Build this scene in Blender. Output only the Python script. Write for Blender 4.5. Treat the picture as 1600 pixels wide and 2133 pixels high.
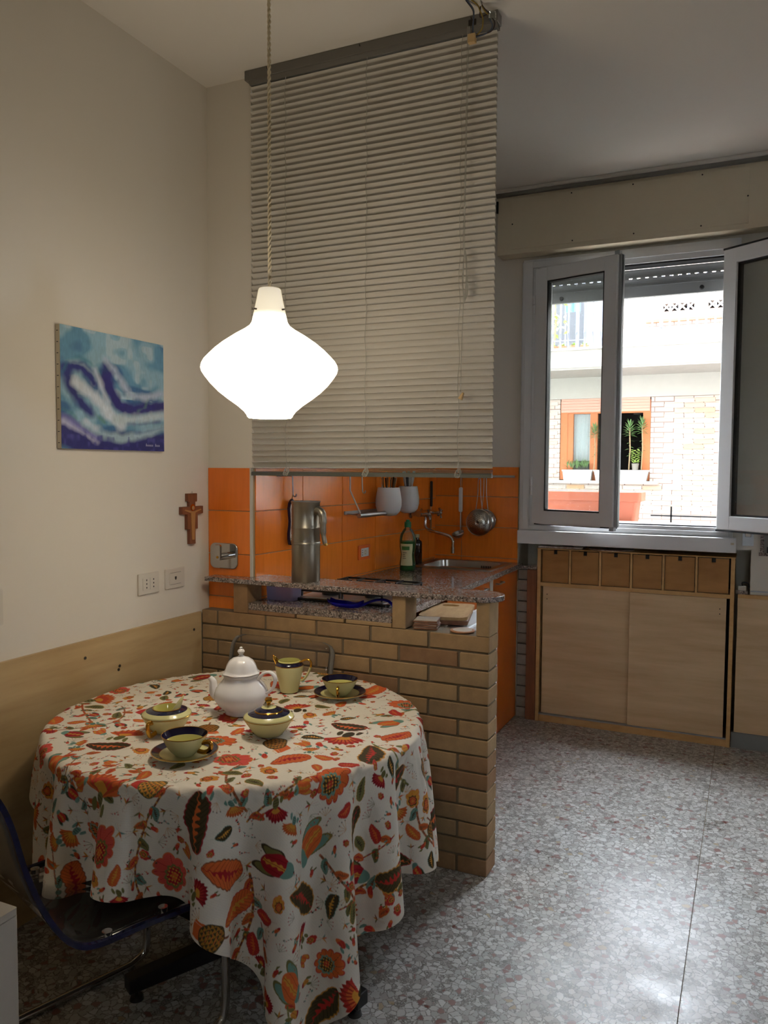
import bpy, bmesh, math, random, zlib, base64
import numpy as np
from mathutils import Matrix, Vector
for o in list(bpy.data.objects): bpy.data.objects.remove(o)
S = bpy.context.scene
COL = S.collection
PI = math.pi
random.seed(7)

# ------------------------------------------------------------------ camera, sky, light, exposure
def look_cam():
    yaw, pitch, roll, fpx = math.radians(24.894), math.radians(3.218), math.radians(0.330), 1653.4
    F = Vector((-math.sin(yaw)*math.cos(pitch), math.cos(yaw)*math.cos(pitch), -math.sin(pitch)))
    r = F.cross(Vector((0, 0, 1))).normalized(); u = r.cross(F)
    c, s = math.cos(roll), math.sin(roll)
    R = c*r + s*u; U = -s*r + c*u
    cd = bpy.data.cameras.new('camera'); co = bpy.data.objects.new('camera', cd); COL.objects.link(co)
    cd.sensor_fit = 'VERTICAL'; cd.sensor_height = 36.0; cd.lens = fpx/2133*36.0
    cd.clip_start = 0.05; cd.clip_end = 200
    co.matrix_world = Matrix(((R.x, U.x, -F.x, 0), (R.y, U.y, -F.y, 0), (R.z, U.z, -F.z, 1.64), (0, 0, 0, 1)))
    S.camera = co
look_cam()
SKY = 37.0
w = bpy.data.worlds.new('sky'); S.world = w; w.use_nodes = True
bg = w.node_tree.nodes['Background']; bg.inputs[0].default_value = (0.80, 0.89, 1.0, 1); bg.inputs[1].default_value = SKY
sun = bpy.data.lights.new('sun', 'SUN'); sun.energy = 0.8; sun.angle = math.radians(12); sun.color = (1, 0.95, 0.86)
so = bpy.data.objects.new('sun', sun); COL.objects.link(so); so.rotation_euler = (math.radians(38), 0, math.radians(-14))
LAMP_EMIT = 6.6; BULB_EMIT = 62.0
S.view_settings.view_transform = 'Standard'; S.view_settings.look = 'None'
S.view_settings.gamma = 1; S.view_settings.use_curve_mapping = False
S.view_settings.exposure = 0.16
S.cycles.max_bounces = 6; S.cycles.diffuse_bounces = 3; S.cycles.glossy_bounces = 3
S.cycles.transparent_max_bounces = 12; S.cycles.transmission_bounces = 4
S.cycles.use_adaptive_sampling = False; S.cycles.use_light_tree = False
S.cycles.sample_clamp_indirect = 6.0

# ------------------------------------------------------------------ materials
def srgb(r, g, b):
    f = lambda c: (c/255/12.92) if c/255 <= .04045 else ((c/255+.055)/1.055)**2.4
    return (f(r), f(g), f(b), 1)
M = {}
class NT:
    def __init__(s, name):
        m = bpy.data.materials.new(name); m.use_nodes = True; s.m = m; s.t = m.node_tree
        s.n = s.t.nodes; s.b = s.n['Principled BSDF']; s.out = s.n['Material Output']; M[name] = m
    def add(s, typ, **kw):
        n = s.n.new(typ)
        for k, v in kw.items():
            if k in n.inputs: n.inputs[k].default_value = v
            else: setattr(n, k, v)
        return n
    def link(s, a, b): s.t.links.new(a, b)
    def coord(s, scale=(1, 1, 1), kind='Object'):
        tc = s.add('ShaderNodeTexCoord'); mp = s.add('ShaderNodeMapping'); mp.inputs['Scale'].default_value = scale
        s.link(tc.outputs[kind], mp.inputs[0]); return mp.outputs[0]
    def ramp(s, fac, stops, interp='LINEAR'):
        r = s.add('ShaderNodeValToRGB'); e = r.color_ramp.elements; r.color_ramp.interpolation = interp
        while len(e) > 1: e.remove(e[-1])
        e[0].position = stops[0][0]; e[0].color = stops[0][1]
        for p, c in stops[1:]:
            k = e.new(p); k.color = c
        s.link(fac, r.inputs[0]); return r.outputs[0]
    def noise(s, vec, scale, detail=3, rough=.55):
        n = s.add('ShaderNodeTexNoise'); n.inputs['Scale'].default_value = scale; n.inputs['Detail'].default_value = detail
        n.inputs['Roughness'].default_value = rough; s.link(vec, n.inputs['Vector']); return n.outputs['Fac']
    def mix(s, fac, a, b, mode='MIX'):
        n = s.add('ShaderNodeMix'); n.data_type = 'RGBA'; n.blend_type = mode
        for i, v in ((0, fac), (6, a), (7, b)):
            if hasattr(v, 'links'): s.link(v, n.inputs[i])
            else: n.inputs[i].default_value = v
        return n.outputs[2]
    def color(s, c):
        if hasattr(c, 'links'): s.link(c, s.b.inputs['Base Color'])
        else: s.b.inputs['Base Color'].default_value = c
    def bump(s, h, strength=.2, dist=.002):
        n = s.add('ShaderNodeBump'); n.inputs['Strength'].default_value = strength; n.inputs['Distance'].default_value = dist
        s.link(h, n.inputs['Height']); s.link(n.outputs[0], s.b.inputs['Normal'])
    def set(s, **kw):
        for k, v in kw.items(): s.b.inputs[k.replace('_', ' ')].default_value = v
def plain(name, c, rough=.5, metal=0, spec=.5, bump=None, vary=0):
    t = NT(name); t.set(Roughness=rough, Metallic=metal); t.b.inputs['Specular IOR Level'].default_value = spec
    col = c
    if vary:
        v = t.noise(t.coord(), 9, 4)
        col = t.mix(v, tuple(x*(1-vary) for x in c[:3])+(1,), tuple(min(1, x*(1+vary)) for x in c[:3])+(1,))
    t.color(col)
    if bump: t.bump(t.noise(t.coord(), bump[0], 3), bump[1], .002)
    return t.m
plain('plaster', srgb(226, 218, 204), .85, spec=.25)
plain('ceiling_paint', srgb(234, 228, 218), .9, spec=.2)
plain('white_paint', srgb(214, 212, 208), .6, spec=.3)
plain('window_white', srgb(236, 236, 236), .38)
plain('window_grey', srgb(150, 152, 152), .4)
plain('box_cream', srgb(222, 209, 182), .6, spec=.3, vary=.03)
plain('rubber_black', srgb(16, 16, 17), .5)
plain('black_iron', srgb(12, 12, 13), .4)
plain('dark_screw', srgb(40, 32, 24), .5)
plain('chrome', srgb(205, 205, 205), .12, 1)
plain('steel', srgb(170, 168, 162), .28, 1)
plain('aluminium', srgb(175, 176, 178), .38, 1)
plain('old_aluminium', srgb(150, 143, 130), .36, 1, bump=(25, .12), vary=.10)
plain('brass', srgb(170, 135, 70), .35, 1)
plain('gold', srgb(200, 150, 60), .22, 1)
plain('slat_paint', srgb(206, 200, 188), .42, spec=.5)
plain('rail_grey', srgb(112, 108, 100), .45)
plain('bottom_rail_grey', srgb(84, 84, 76), .45)
plain('cord_grey', srgb(170, 166, 155), .7)
plain('cream_cord', srgb(225, 210, 178), .7)
plain('plate_ivory', srgb(214, 206, 192), .35)
plain('white_plastic', srgb(222, 222, 222), .3)
plain('cabinet_white', srgb(178, 170, 158), .35)
plain('white_glaze', srgb(232, 230, 232), .08)
plain('cream_glaze', srgb(214, 208, 150), .1)
plain('cream_inside', srgb(206, 200, 120), .12)
plain('navy_glaze', srgb(22, 20, 50), .08)
plain('orange_lacquer', srgb(196, 96, 22), .3, vary=.04)
plain('orange_plastic', srgb(214, 92, 20), .35)
plain('grout', srgb(176, 150, 112), .8)
plain('mortar', srgb(112, 98, 78), .9, bump=(120, .5), vary=.1)
plain('white_trim', srgb(206, 198, 184), .5)
plain('terracotta_plastic', srgb(170, 92, 66), .6, vary=.05)
plain('yellow_wire', srgb(150, 125, 45), .5)
plain('brown_wire', srgb(50, 36, 34), .5)
plain('blue_wire', srgb(70, 84, 104), .5)
plain('terminal_cream', srgb(205, 172, 120), .5)
plain('burnt_umber_wood', srgb(112, 62, 36), .5, vary=.15)
plain('glass_dark', srgb(14, 14, 15), .1)
plain('brown_bottle', srgb(38, 18, 10), .12)
plain('skirting_grey', srgb(120, 122, 120), .4, vary=.1)
plain('figure_paint', srgb(176, 128, 74), .5)
plain('clay_pot', srgb(178, 110, 78), .8)
plain('leaf_green', srgb(96, 128, 78), .6, vary=.15)
plain('leaf_light', srgb(150, 178, 90), .6, vary=.15)
plain('stem_pale', srgb(150, 128, 96), .7)
plain('render_beige', srgb(176, 172, 164), .9, spec=.2, vary=.05)
plain('concrete_pale', srgb(168, 163, 156), .9, spec=.2, vary=.12, bump=(12, .3))
plain('railing_paint', srgb(112, 114, 132), .5)
plain('shutter_pink', srgb(206, 150, 132), .6)
plain('frame_wood', srgb(176, 100, 52), .55, vary=.08)
plain('marble_sill', srgb(214, 208, 202), .3, vary=.06)
plain('curtain_white', srgb(226, 234, 240), .9)
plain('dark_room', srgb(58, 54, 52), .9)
plain('blue_cloth', srgb(96, 150, 205), .8)
plain('screen_cloth', srgb(146, 156, 166), .9)
plain('far_dark', srgb(84, 84, 88), .9, vary=.2)
plain('soil', srgb(70, 55, 42), .95)
plain('courtyard', srgb(120, 116, 110), .95)
plain('label_cream', srgb(196, 192, 150), .5)
plain('label_green', srgb(52, 110, 50), .5)
plain('print_dark', srgb(60, 58, 50), .5)
plain('cap_green', srgb(16, 120, 70), .35)
plain('cork', srgb(170, 120, 84), .8, vary=.1)
plain('coaster_print', srgb(186, 172, 156), .5, vary=.25)

def thin_clear(name, tint, gloss_rough=.03, ior=1.45, extra=0.0, dirt=None):
    t = NT(name); n = t.n
    tr = t.add('ShaderNodeBsdfTransparent'); tr.inputs[0].default_value = tint
    gl = t.add('ShaderNodeBsdfGlossy'); gl.inputs['Roughness'].default_value = gloss_rough; gl.inputs[0].default_value = (1, 1, 1, 1)
    fr = t.add('ShaderNodeFresnel'); fr.inputs['IOR'].default_value = ior
    ms = t.add('ShaderNodeMixShader')
    t.link(fr.outputs[0], ms.inputs[0]); t.link(tr.outputs[0], ms.inputs[1]); t.link(gl.outputs[0], ms.inputs[2])
    last = ms.outputs[0]
    if extra:
        df = t.add('ShaderNodeBsdfDiffuse'); df.inputs[0].default_value = dirt or tint
        m2 = t.add('ShaderNodeMixShader'); m2.inputs[0].default_value = extra
        t.link(last, m2.inputs[1]); t.link(df.outputs[0], m2.inputs[2]); last = m2.outputs[0]
    t.link(last, t.out.inputs[0]); return t.m
thin_clear('window_glass', (.93, .95, .94, 1), extra=.05, dirt=(.8, .82, .8, 1))
thin_clear('acrylic', (.97, .97, .97, 1), ior=1.22, extra=.02, dirt=(.6, .6, .62, 1))
thin_clear('acrylic_edge_clear', (.72, .74, .76, 1), ior=1.4, extra=.3, dirt=(.45, .44, .42, 1))
thin_clear('acrylic_edge', (.10, .12, .24, 1), ior=1.5, extra=.5, dirt=srgb(34, 38, 78))
thin_clear('lavender_plastic', (.72, .68, .86, 1), extra=.5, dirt=srgb(178, 168, 204))
thin_clear('bottle_clear', (.93, .96, .94, 1), extra=.04, dirt=(.8, .9, .85, 1))
thin_clear('green_liquid', (.05, .55, .16, 1), extra=.45, dirt=srgb(20, 140, 50))
thin_clear('blue_glass', (.10, .10, .75, 1), extra=.6, dirt=srgb(30, 28, 170))

def wood(name, c1, c2, axis=(1, 12, 12), scale=3.0, rough=.5):
    t = NT(name); v = t.coord(axis); n1 = t.noise(v, scale, 5, .6)
    t.color(t.ramp(n1, [(.3, c1), (.5, tuple((a+b)/2 for a, b in zip(c1, c2))), (.72, c2)]))
    t.set(Roughness=rough); t.b.inputs['Specular IOR Level'].default_value = .35
    t.bump(t.noise(v, scale*8, 3), .06, .001); return t.m
wood('plywood', srgb(176, 148, 104), srgb(200, 172, 126), (9, 1, 9), 1.6)
wood('birch_door', srgb(192, 160, 120), srgb(220, 190, 150), (1, 9, 9), 1.4)
wood('birch_frame', srgb(186, 142, 88), srgb(208, 166, 110), (3, 8, 8), 2.5)
wood('drawer_wood', srgb(150, 104, 54), srgb(172, 124, 68), (1.5, 6, 5), 3)
wood('red_wood', srgb(110, 66, 42), srgb(140, 88, 58), (9, 9, 1), 3)
wood('board_wood', srgb(164, 128, 84), srgb(190, 156, 110), (6, 2, 6), 6)
wood('coaster_wood', srgb(112, 76, 56), srgb(140, 98, 74), (4, 4, 4), 9)

def terrazzo():
    t = NT('terrazzo'); v = t.coord()
    wn = t.add('ShaderNodeTexNoise'); wn.inputs['Scale'].default_value = 30; t.link(v, wn.inputs['Vector'])
    wv = t.add('ShaderNodeVectorMath', operation='MULTIPLY_ADD'); wv.inputs[1].default_value = (.014, .014, 0)
    t.link(wn.outputs['Color'], wv.inputs[0]); t.link(v, wv.inputs[2]); vv = wv.outputs[0]
    def layer(scale, lo, hi):
        a = t.add('ShaderNodeTexVoronoi'); a.inputs['Scale'].default_value = scale; t.link(vv, a.inputs['Vector'])
        e = t.add('ShaderNodeTexVoronoi', feature='DISTANCE_TO_EDGE'); e.inputs['Scale'].default_value = scale; t.link(vv, e.inputs['Vector'])
        sep = t.add('ShaderNodeSeparateColor'); t.link(a.outputs['Color'], sep.inputs[0])
        mask = t.add('ShaderNodeMapRange'); mask.inputs[1].default_value = lo; mask.inputs[2].default_value = hi; t.link(e.outputs['Distance'], mask.inputs[0])
        return sep, mask.outputs[0]
    s1, m1 = layer(46, .05, .085); s2, m2 = layer(105, .05, .10)
    chip = t.ramp(s1.outputs[0], [(0, srgb(188, 184, 178)), (.34, srgb(170, 166, 160)), (.55, srgb(200, 197, 192)), (.80, srgb(158, 150, 142)),
                                  (.90, srgb(146, 112, 104)), (.955, srgb(128, 88, 80)), (.985, srgb(170, 150, 120))], 'CONSTANT')
    small = t.ramp(s2.outputs[0], [(0, srgb(164, 158, 150)), (.5, srgb(142, 136, 128)), (.85, srgb(182, 178, 172))], 'CONSTANT')
    base = t.mix(m2, srgb(108, 102, 95), small)
    pick = t.add('ShaderNodeMath', operation='GREATER_THAN'); pick.inputs[1].default_value = .16; t.link(s1.outputs[1], pick.inputs[0])
    mm = t.add('ShaderNodeMath', operation='MULTIPLY'); t.link(pick.outputs[0], mm.inputs[0]); t.link(m1, mm.inputs[1])
    col = t.mix(mm.outputs[0], base, chip)
    wear = t.noise(t.coord(), 2.2, 5, .65)
    wr = t.ramp(wear, [(.35, (.86, .86, .86, 1)), (.65, (1, 1, 1, 1))])
    t.color(t.mix(1.0, col, wr, 'MULTIPLY'))
    rr = t.ramp(t.noise(t.coord(), 5, 5, .7), [(.3, (.24,)*3+(1,)), (.7, (.46,)*3+(1,))]); t.link(rr, t.b.inputs['Roughness'])
    t.b.inputs['Specular IOR Level'].default_value = .42
    return t.m
terrazzo()
def granite():
    t = NT('granite'); v = t.coord()
    a = t.add('ShaderNodeTexVoronoi'); a.inputs['Scale'].default_value = 190; t.link(v, a.inputs['Vector'])
    sep = t.add('ShaderNodeSeparateColor'); t.link(a.outputs['Color'], sep.inputs[0])
    c = t.ramp(sep.outputs[0], [(0, srgb(44, 40, 38)), (.26, srgb(110, 98, 92)), (.5, srgb(150, 134, 126)), (.72, srgb(176, 164, 154)), (.88, srgb(128, 104, 98))], 'CONSTANT')
    n = t.noise(v, 60, 4)
    t.color(t.mix(.25, c, t.ramp(n, [(.35, srgb(60, 54, 50)), (.65, srgb(190, 180, 172))]))); t.set(Roughness=.14); return t.m
granite()
def brickmat(name, stops, scale=14, rough=.85):
    t = NT(name); oi = t.add('ShaderNodeObjectInfo')
    base = t.ramp(oi.outputs['Random'], stops)
    v = t.coord(); n = t.noise(v, scale, 5, .65); f = t.noise(v, scale*9, 3)
    sh = t.ramp(n, [(.3, (.80, .78, .76, 1)), (.7, (1.1, 1.06, 1.0, 1))])
    t.color(t.mix(1, base, sh, 'MULTIPLY')); t.set(Roughness=rough); t.b.inputs['Specular IOR Level'].default_value = .25
    t.bump(f, .25, .002); return t.m
brickmat('brick', [(0, srgb(144, 120, 91)), (.4, srgb(166, 140, 105)), (.75, srgb(156, 126, 92)), (1, srgb(142, 110, 82))])
brickmat('facade_brick', [(0, srgb(198, 184, 178)), (.35, srgb(204, 198, 194)), (.7, srgb(196, 176, 164)), (.9, srgb(202, 166, 132)), (1, srgb(206, 202, 198))], 6)
brickmat('painted_brick', [(0, srgb(150, 142, 132)), (1, srgb(172, 164, 154))])
def tilemat():
    t = NT('orange_tile'); oi = t.add('ShaderNodeObjectInfo')
    base = t.ramp(oi.outputs['Random'], [(0, srgb(236, 126, 42)), (.5, srgb(240, 134, 48)), (1, srgb(230, 118, 40))])
    v = t.coord((30, 30, 3)); n = t.noise(v, 2, 4)
    t.color(t.mix(1, base, t.ramp(n, [(.3, (.94, .92, .9, 1)), (.7, (1.04, 1.04, 1.04, 1))]), 'MULTIPLY'))
    t.set(Roughness=.12); t.bump(t.noise(t.coord((20, 20, 6)), 2, 3), .08, .002)
tilemat()
def facade_wall():
    t = NT('facade_masonry'); v = t.coord()
    mp = t.add('ShaderNodeMapping'); mp.inputs['Rotation'].default_value = (PI/2, 0, 0); t.link(v, mp.inputs[0])
    b = t.add('ShaderNodeTexBrick'); b.inputs['Scale'].default_value = 1.0
    b.inputs['Brick Width'].default_value = .25; b.inputs['Row Height'].default_value = .07; b.inputs['Mortar Size'].default_value = .007
    b.inputs['Color1'].default_value = srgb(202, 190, 182); b.inputs['Color2'].default_value = srgb(196, 178, 166); b.inputs['Mortar'].default_value = srgb(136, 116, 108)
    t.link(mp.outputs[0], b.inputs['Vector']); t.color(b.outputs['Color']); t.set(Roughness=.9)
facade_wall()
def marble():
    t = NT('marble_board'); v = t.coord(); n = t.noise(v, 12, 6, .7)
    t.color(t.ramp(n, [(.4, srgb(214, 206, 200)), (.5, srgb(176, 150, 138)), (.56, srgb(206, 196, 188))])); t.set(Roughness=.2)
marble()
def lamp_glass():
    t = NT('opal_glass'); g = t.add('ShaderNodeTexCoord'); sp = t.add('ShaderNodeSeparateXYZ'); t.link(g.outputs['Object'], sp.inputs[0])
    mr = t.add('ShaderNodeMapRange', interpolation_type='SMOOTHSTEP'); t.link(sp.outputs[2], mr.inputs[0])
    mr.inputs[1].default_value = .285; mr.inputs[2].default_value = .352; mr.inputs[3].default_value = LAMP_EMIT; mr.inputs[4].default_value = .50
    t.b.inputs['Base Color'].default_value = srgb(236, 236, 222); t.set(Roughness=.2)
    t.b.inputs['Emission Color'].default_value = (1.0, .86, .65, 1); t.link(mr.outputs[0], t.b.inputs['Emission Strength'])
lamp_glass()
def bulb_mat():
    t = NT('bulb_glow'); t.b.inputs['Emission Color'].default_value = (1.0, .86, .65, 1); t.b.inputs['Emission Strength'].default_value = BULB_EMIT
bulb_mat()
def attr_mat(name, rough=.8, weave=False):
    t = NT(name); a = t.add('ShaderNodeAttribute'); a.attribute_name = 'print'; t.color(a.outputs['Color']); t.set(Roughness=rough)
    t.b.inputs['Specular IOR Level'].default_value = .25 if rough > .6 else .5
    if weave: t.bump(t.noise(t.coord(), 9, 5, .6), .25, .006)
    else: t.bump(t.noise(t.coord((1, 1, 1)), 90, 4, .6), .25, .002)
attr_mat('cloth_print', .9, True); attr_mat('oil_paint', .5); attr_mat('icon_print', .45)

# ------------------------------------------------------------------ mesh helpers
class B:
    def __init__(s): s.v = []; s.f = []; s.m = []; s.cur = 0
    def add(s, vs, fs):
        o = len(s.v); s.v += [tuple(x) for x in vs]
        s.f += [tuple(i+o for i in f) for f in fs]; s.m += [s.cur]*len(fs); return s
    def box(s, x0, x1, y0, y1, z0, z1):
        return s.add([(x0, y0, z0), (x1, y0, z0), (x1, y1, z0), (x0, y1, z0), (x0, y0, z1), (x1, y0, z1), (x1, y1, z1), (x0, y1, z1)],
                     [(0, 3, 2, 1), (4, 5, 6, 7), (0, 1, 5, 4), (1, 2, 6, 5), (2, 3, 7, 6), (3, 0, 4, 7)])
    def chamfer(s, x0, x1, y0, y1, z0, z1, c):
        V = []; 
        for sx in (0, 1):
            for sy in (0, 1):
                for sz in (0, 1):
                    x = (x0, x1)[sx]; y = (y0, y1)[sy]; z = (z0, z1)[sz]
                    dx = c*(1-2*sx); dy = c*(1-2*sy); dz = c*(1-2*sz)
                    V += [(x, y+dy, z+dz), (x+dx, y, z+dz), (x+dx, y+dy, z)]
        id = lambda sx, sy, sz, k: ((sx*2+sy)*2+sz)*3+k
        Fs = []
        for a in (0, 1):
            Fs.append([id(a, 0, 0, 0), id(a, 1, 0, 0), id(a, 1, 1, 0), id(a, 0, 1, 0)][::(1 if a else -1)])
            Fs.append([id(0, a, 0, 1), id(1, a, 0, 1), id(1, a, 1, 1), id(0, a, 1, 1)][::(-1 if a else 1)])
            Fs.append([id(0, 0, a, 2), id(1, 0, a, 2), id(1, 1, a, 2), id(0, 1, a, 2)][::(1 if a else -1)])
        for p in (0, 1):
            for q in (0, 1):
                Fs.append([id(p, q, 0, 0), id(p, q, 0, 1), id(p, q, 1, 1), id(p, q, 1, 0)])
                Fs.append([id(p, 0, q, 0), id(p, 0, q, 2), id(p, 1, q, 2), id(p, 1, q, 0)])
                Fs.append([id(0, p, q, 1), id(0, p, q, 2), id(1, p, q, 2), id(1, p, q, 1)])
        for sx in (0, 1):
            for sy in (0, 1):
                for sz in (0, 1): Fs.append([id(sx, sy, sz, k) for k in range(3)])
        return s.add(V, Fs)
    def ring(s, c, ax, r, n, up=None, squash=1):
        ax = Vector(ax).normalized(); up = Vector(up) if up else (Vector((0, 0, 1)) if abs(ax.z) < .9 else Vector((1, 0, 0)))
        a = ax.cross(up).normalized(); b = ax.cross(a).normalized(); c = Vector(c)
        return [c + a*(r*math.cos(2*PI*i/n)) + b*(r*squash*math.sin(2*PI*i/n)) for i in range(n)]
    def cyl(s, p0, p1, r0, r1=None, n=16, cap=True):
        r1 = r0 if r1 is None else r1; ax = Vector(p1)-Vector(p0)
        A = s.ring(p0, ax, r0, n); C = s.ring(p1, ax, r1, n); V = A + C
        Fs = [(i, (i+1) % n, n+(i+1) % n, n+i) for i in range(n)]
        if cap: Fs += [tuple(range(n-1, -1, -1)), tuple(range(n, 2*n))]
        return s.add(V, Fs)
    def tube(s, pts, r, n=8, closed=False, cap=True, squash=1, up=None):
        P = [Vector(p) for p in pts]; m = len(P); rs = r if hasattr(r, '__len__') else [r]*m
        V = []; Fs = []; prev = None
        for i in range(m):
            t = (P[(i+1) % m]-P[i-1]) if closed else (P[min(i+1, m-1)]-P[max(i-1, 0)])
            t = t.normalized()
            if prev is None:
                u = Vector(up) if up else (Vector((0, 0, 1)) if abs(t.z) < .9 else Vector((1, 0, 0)))
                a = t.cross(u).normalized()
            else: a = (prev - t*prev.dot(t)).normalized()
            prev = a; b = t.cross(a)
            V += [P[i] + a*(rs[i]*math.cos(2*PI*k/n)) + b*(rs[i]*squash*math.sin(2*PI*k/n)) for k in range(n)]
        for i in range(m if closed else m-1):
            j = (i+1) % m
            Fs += [(i*n+k, i*n+(k+1) % n, j*n+(k+1) % n, j*n+k) for k in range(n)]
        if cap and not closed: Fs += [tuple(range(n-1, -1, -1)), tuple((m-1)*n+k for k in range(n))]
        return s.add(V, Fs)
    def lathe(s, prof, n=32, c=(0, 0, 0), cap0=False, cap1=False, facet=0):
        V = []; Fs = []; m = len(prof)
        for r, z in prof:
            for k in range(n):
                a = 2*PI*k/n; rr = r*(1 - facet*(.5-.5*math.cos(a*8))) if facet else r
                V.append((c[0]+rr*math.cos(a), c[1]+rr*math.sin(a), c[2]+z))
        for i in range(m-1):
            Fs += [(i*n+k, i*n+(k+1) % n, (i+1)*n+(k+1) % n, (i+1)*n+k) for k in range(n)]
        if cap0: Fs.append(tuple(range(n-1, -1, -1)))
        if cap1: Fs.append(tuple((m-1)*n+k for k in range(n)))
        return s.add(V, Fs)
    def prism(s, poly, z0, z1, plane='xy'):
        n = len(poly); mp = {'xy': lambda p, z: (p[0], p[1], z), 'xz': lambda p, z: (p[0], z, p[1]), 'yz': lambda p, z: (z, p[0], p[1])}[plane]
        V = [mp(p, z0) for p in poly] + [mp(p, z1) for p in poly]
        return s.add(V, [tuple(range(n-1, -1, -1)), tuple(range(n, 2*n))] + [(i, (i+1) % n, n+(i+1) % n, n+i) for i in range(n)])
    def sphere(s, c, r, n=14, m=8, sc=(1, 1, 1)):
        pr = [(math.sin(PI*i/m), -math.cos(PI*i/m)) for i in range(m+1)]
        V = []; Fs = []
        for a, z in pr:
            for k in range(n): V.append((c[0]+r*sc[0]*a*math.cos(2*PI*k/n), c[1]+r*sc[1]*a*math.sin(2*PI*k/n), c[2]+r*sc[2]*z))
        for i in range(m): Fs += [(i*n+k, i*n+(k+1) % n, (i+1)*n+(k+1) % n, (i+1)*n+k) for k in range(n)]
        return s.add(V, Fs)
    def sheet(s, G, thick=None):
        nu = len(G); nv = len(G[0]); V = [tuple(p) for row in G for p in row]
        return s.add(V, [(i*nv+j, i*nv+j+1, (i+1)*nv+j+1, (i+1)*nv+j) for i in range(nu-1) for j in range(nv-1)])
    def mesh(s, name, mats, smooth=False, ang=40):
        me = bpy.data.meshes.new(name); me.from_pydata(s.v, [], s.f)
        for mn in (mats if isinstance(mats, (list, tuple)) else [mats]): me.materials.append(M[mn])
        if isinstance(mats, (list, tuple)): me.polygons.foreach_set('material_index', s.m)
        bm = bmesh.new(); bm.from_mesh(me); bmesh.ops.remove_doubles(bm, verts=bm.verts, dist=1e-6); bmesh.ops.recalc_face_normals(bm, faces=bm.faces); bm.to_mesh(me); bm.free()
        if smooth:
            me.polygons.foreach_set('use_smooth', [True]*len(me.polygons)); me.set_sharp_from_angle(angle=math.radians(ang))
        return me
    def build(s, name, mats, parent=None, smooth=False, bevel=0, loc=(0, 0, 0), rot=(0, 0, 0), ang=40, label=None):
        return obj(name, s.mesh(name, mats, smooth, ang), parent, loc, rot, bevel, label)
def obj(name, me, parent=None, loc=(0, 0, 0), rot=(0, 0, 0), bevel=0, label=None):
    o = bpy.data.objects.new(name, me); COL.objects.link(o); o.location = loc; o.rotation_euler = rot
    if parent: o.parent = parent
    if bevel:
        b = o.modifiers.new('edge', 'BEVEL'); b.width = bevel; b.segments = 2; b.limit_method = 'ANGLE'; b.angle_limit = math.radians(50)
    if label: o['label'] = label
    return o
def tag(o, label, cat, group=None):
    o['label'] = label; o['category'] = cat
    if group: o['group'] = group
    return o
def thing(name, label, cat, loc=(0, 0, 0), rz=0, group=None):
    o = bpy.data.objects.new(name, None); COL.objects.link(o); o.location = loc; o.rotation_euler = (0, 0, rz); o.empty_display_size = .05
    return tag(o, label, cat, group)
def struct(o): o['kind'] = 'structure'; return o
def copy_tree(o, parent=None):
    c = o.copy(); COL.objects.link(c); c.parent = parent
    for ch in o.children: copy_tree(ch, c)
    return c
def smoothpath(pts, k=6):
    P = [Vector(p) for p in pts]; out = []
    for i in range(len(P)-1):
        a = P[max(i-1, 0)]; b = P[i]; c = P[i+1]; d = P[min(i+2, len(P)-1)]
        for j in range(k):
            t = j/k
            out.append(.5*((2*b) + (c-a)*t + (2*a-5*b+4*c-d)*t*t + (3*b-a-3*c+d)*t**3))
    return out + [P[-1]]
def rrect(x0, x1, y0, y1, r, k=6):
    out = []
    for cx, cy, a0 in ((x1-r, y1-r, 0), (x0+r, y1-r, PI/2), (x0+r, y0+r, PI), (x1-r, y0+r, 1.5*PI)):
        out += [(cx+r*math.cos(a0+PI/2*i/k), cy+r*math.sin(a0+PI/2*i/k)) for i in range(k+1)]
    return out

# ------------------------------------------------------------------ room shell
XL, YW, ZC, XR, YB = -2.335, 5.07, 3.38, 2.7, -1.7
fl = struct(B().box(XL, XR, YB, 5.4, -.12, -.004).build('floor', 'mortar'))
B().box(XL, -.1585, YB, 5.4, -.004, 0).build('slab', 'terrazzo', fl)
B().box(-.1555, XR, YB, 5.4, -.004, 0).build('slab', 'terrazzo', fl)
struct(B().box(XL-.2, XR+.2, YB-.2, 5.4, ZC, ZC+.15).build('ceiling', 'ceiling_paint'))
struct(B().box(XL-.2, XL, YB-.2, 5.4, -.12, ZC).build('wall_left', 'plaster'))
bw = B(); bw.box(XL, .5, YB-.2, YB, -.12, ZC); bw.box(.9, XR, YB-.2, YB, -.12, ZC); bw.box(.5, .9, YB-.2, YB, 2.05, ZC); bw.box(.5, .9, YB-.2, YB, -.12, 1.6); struct(bw.build('wall_back', 'plaster'))
w3 = struct(B().box(.5, .53, YB-.12, YB-.06, 1.6, 2.05).box(.87, .9, YB-.12, YB-.06, 1.6, 2.05).box(.53, .87, YB-.12, YB-.06, 2.02, 2.05).box(.53, .87, YB-.12, YB-.06, 1.6, 1.63).build('window_3', 'window_white'))
# the wall opposite the table has a small window
b = B(); b.box(XR, XR+.25, YB-.2, 2.75, -.12, ZC); b.box(XR, XR+.25, 3.05, 5.4, -.12, ZC); b.box(XR, XR+.25, 2.75, 3.05, 1.95, ZC); b.box(XR, XR+.25, 2.75, 3.05, -.12, 1.3)
struct(b.build('wall_right', 'plaster'))
w2 = struct(B().box(XR+.08, XR+.14, 2.75, 2.78, 1.3, 1.95).box(XR+.08, XR+.14, 3.02, 3.05, 1.3, 1.95).box(XR+.08, XR+.14, 2.78, 3.02, 1.92, 1.95).box(XR+.08, XR+.14, 2.78, 3.02, 1.3, 1.33).build('window_2', 'window_white'))
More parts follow.
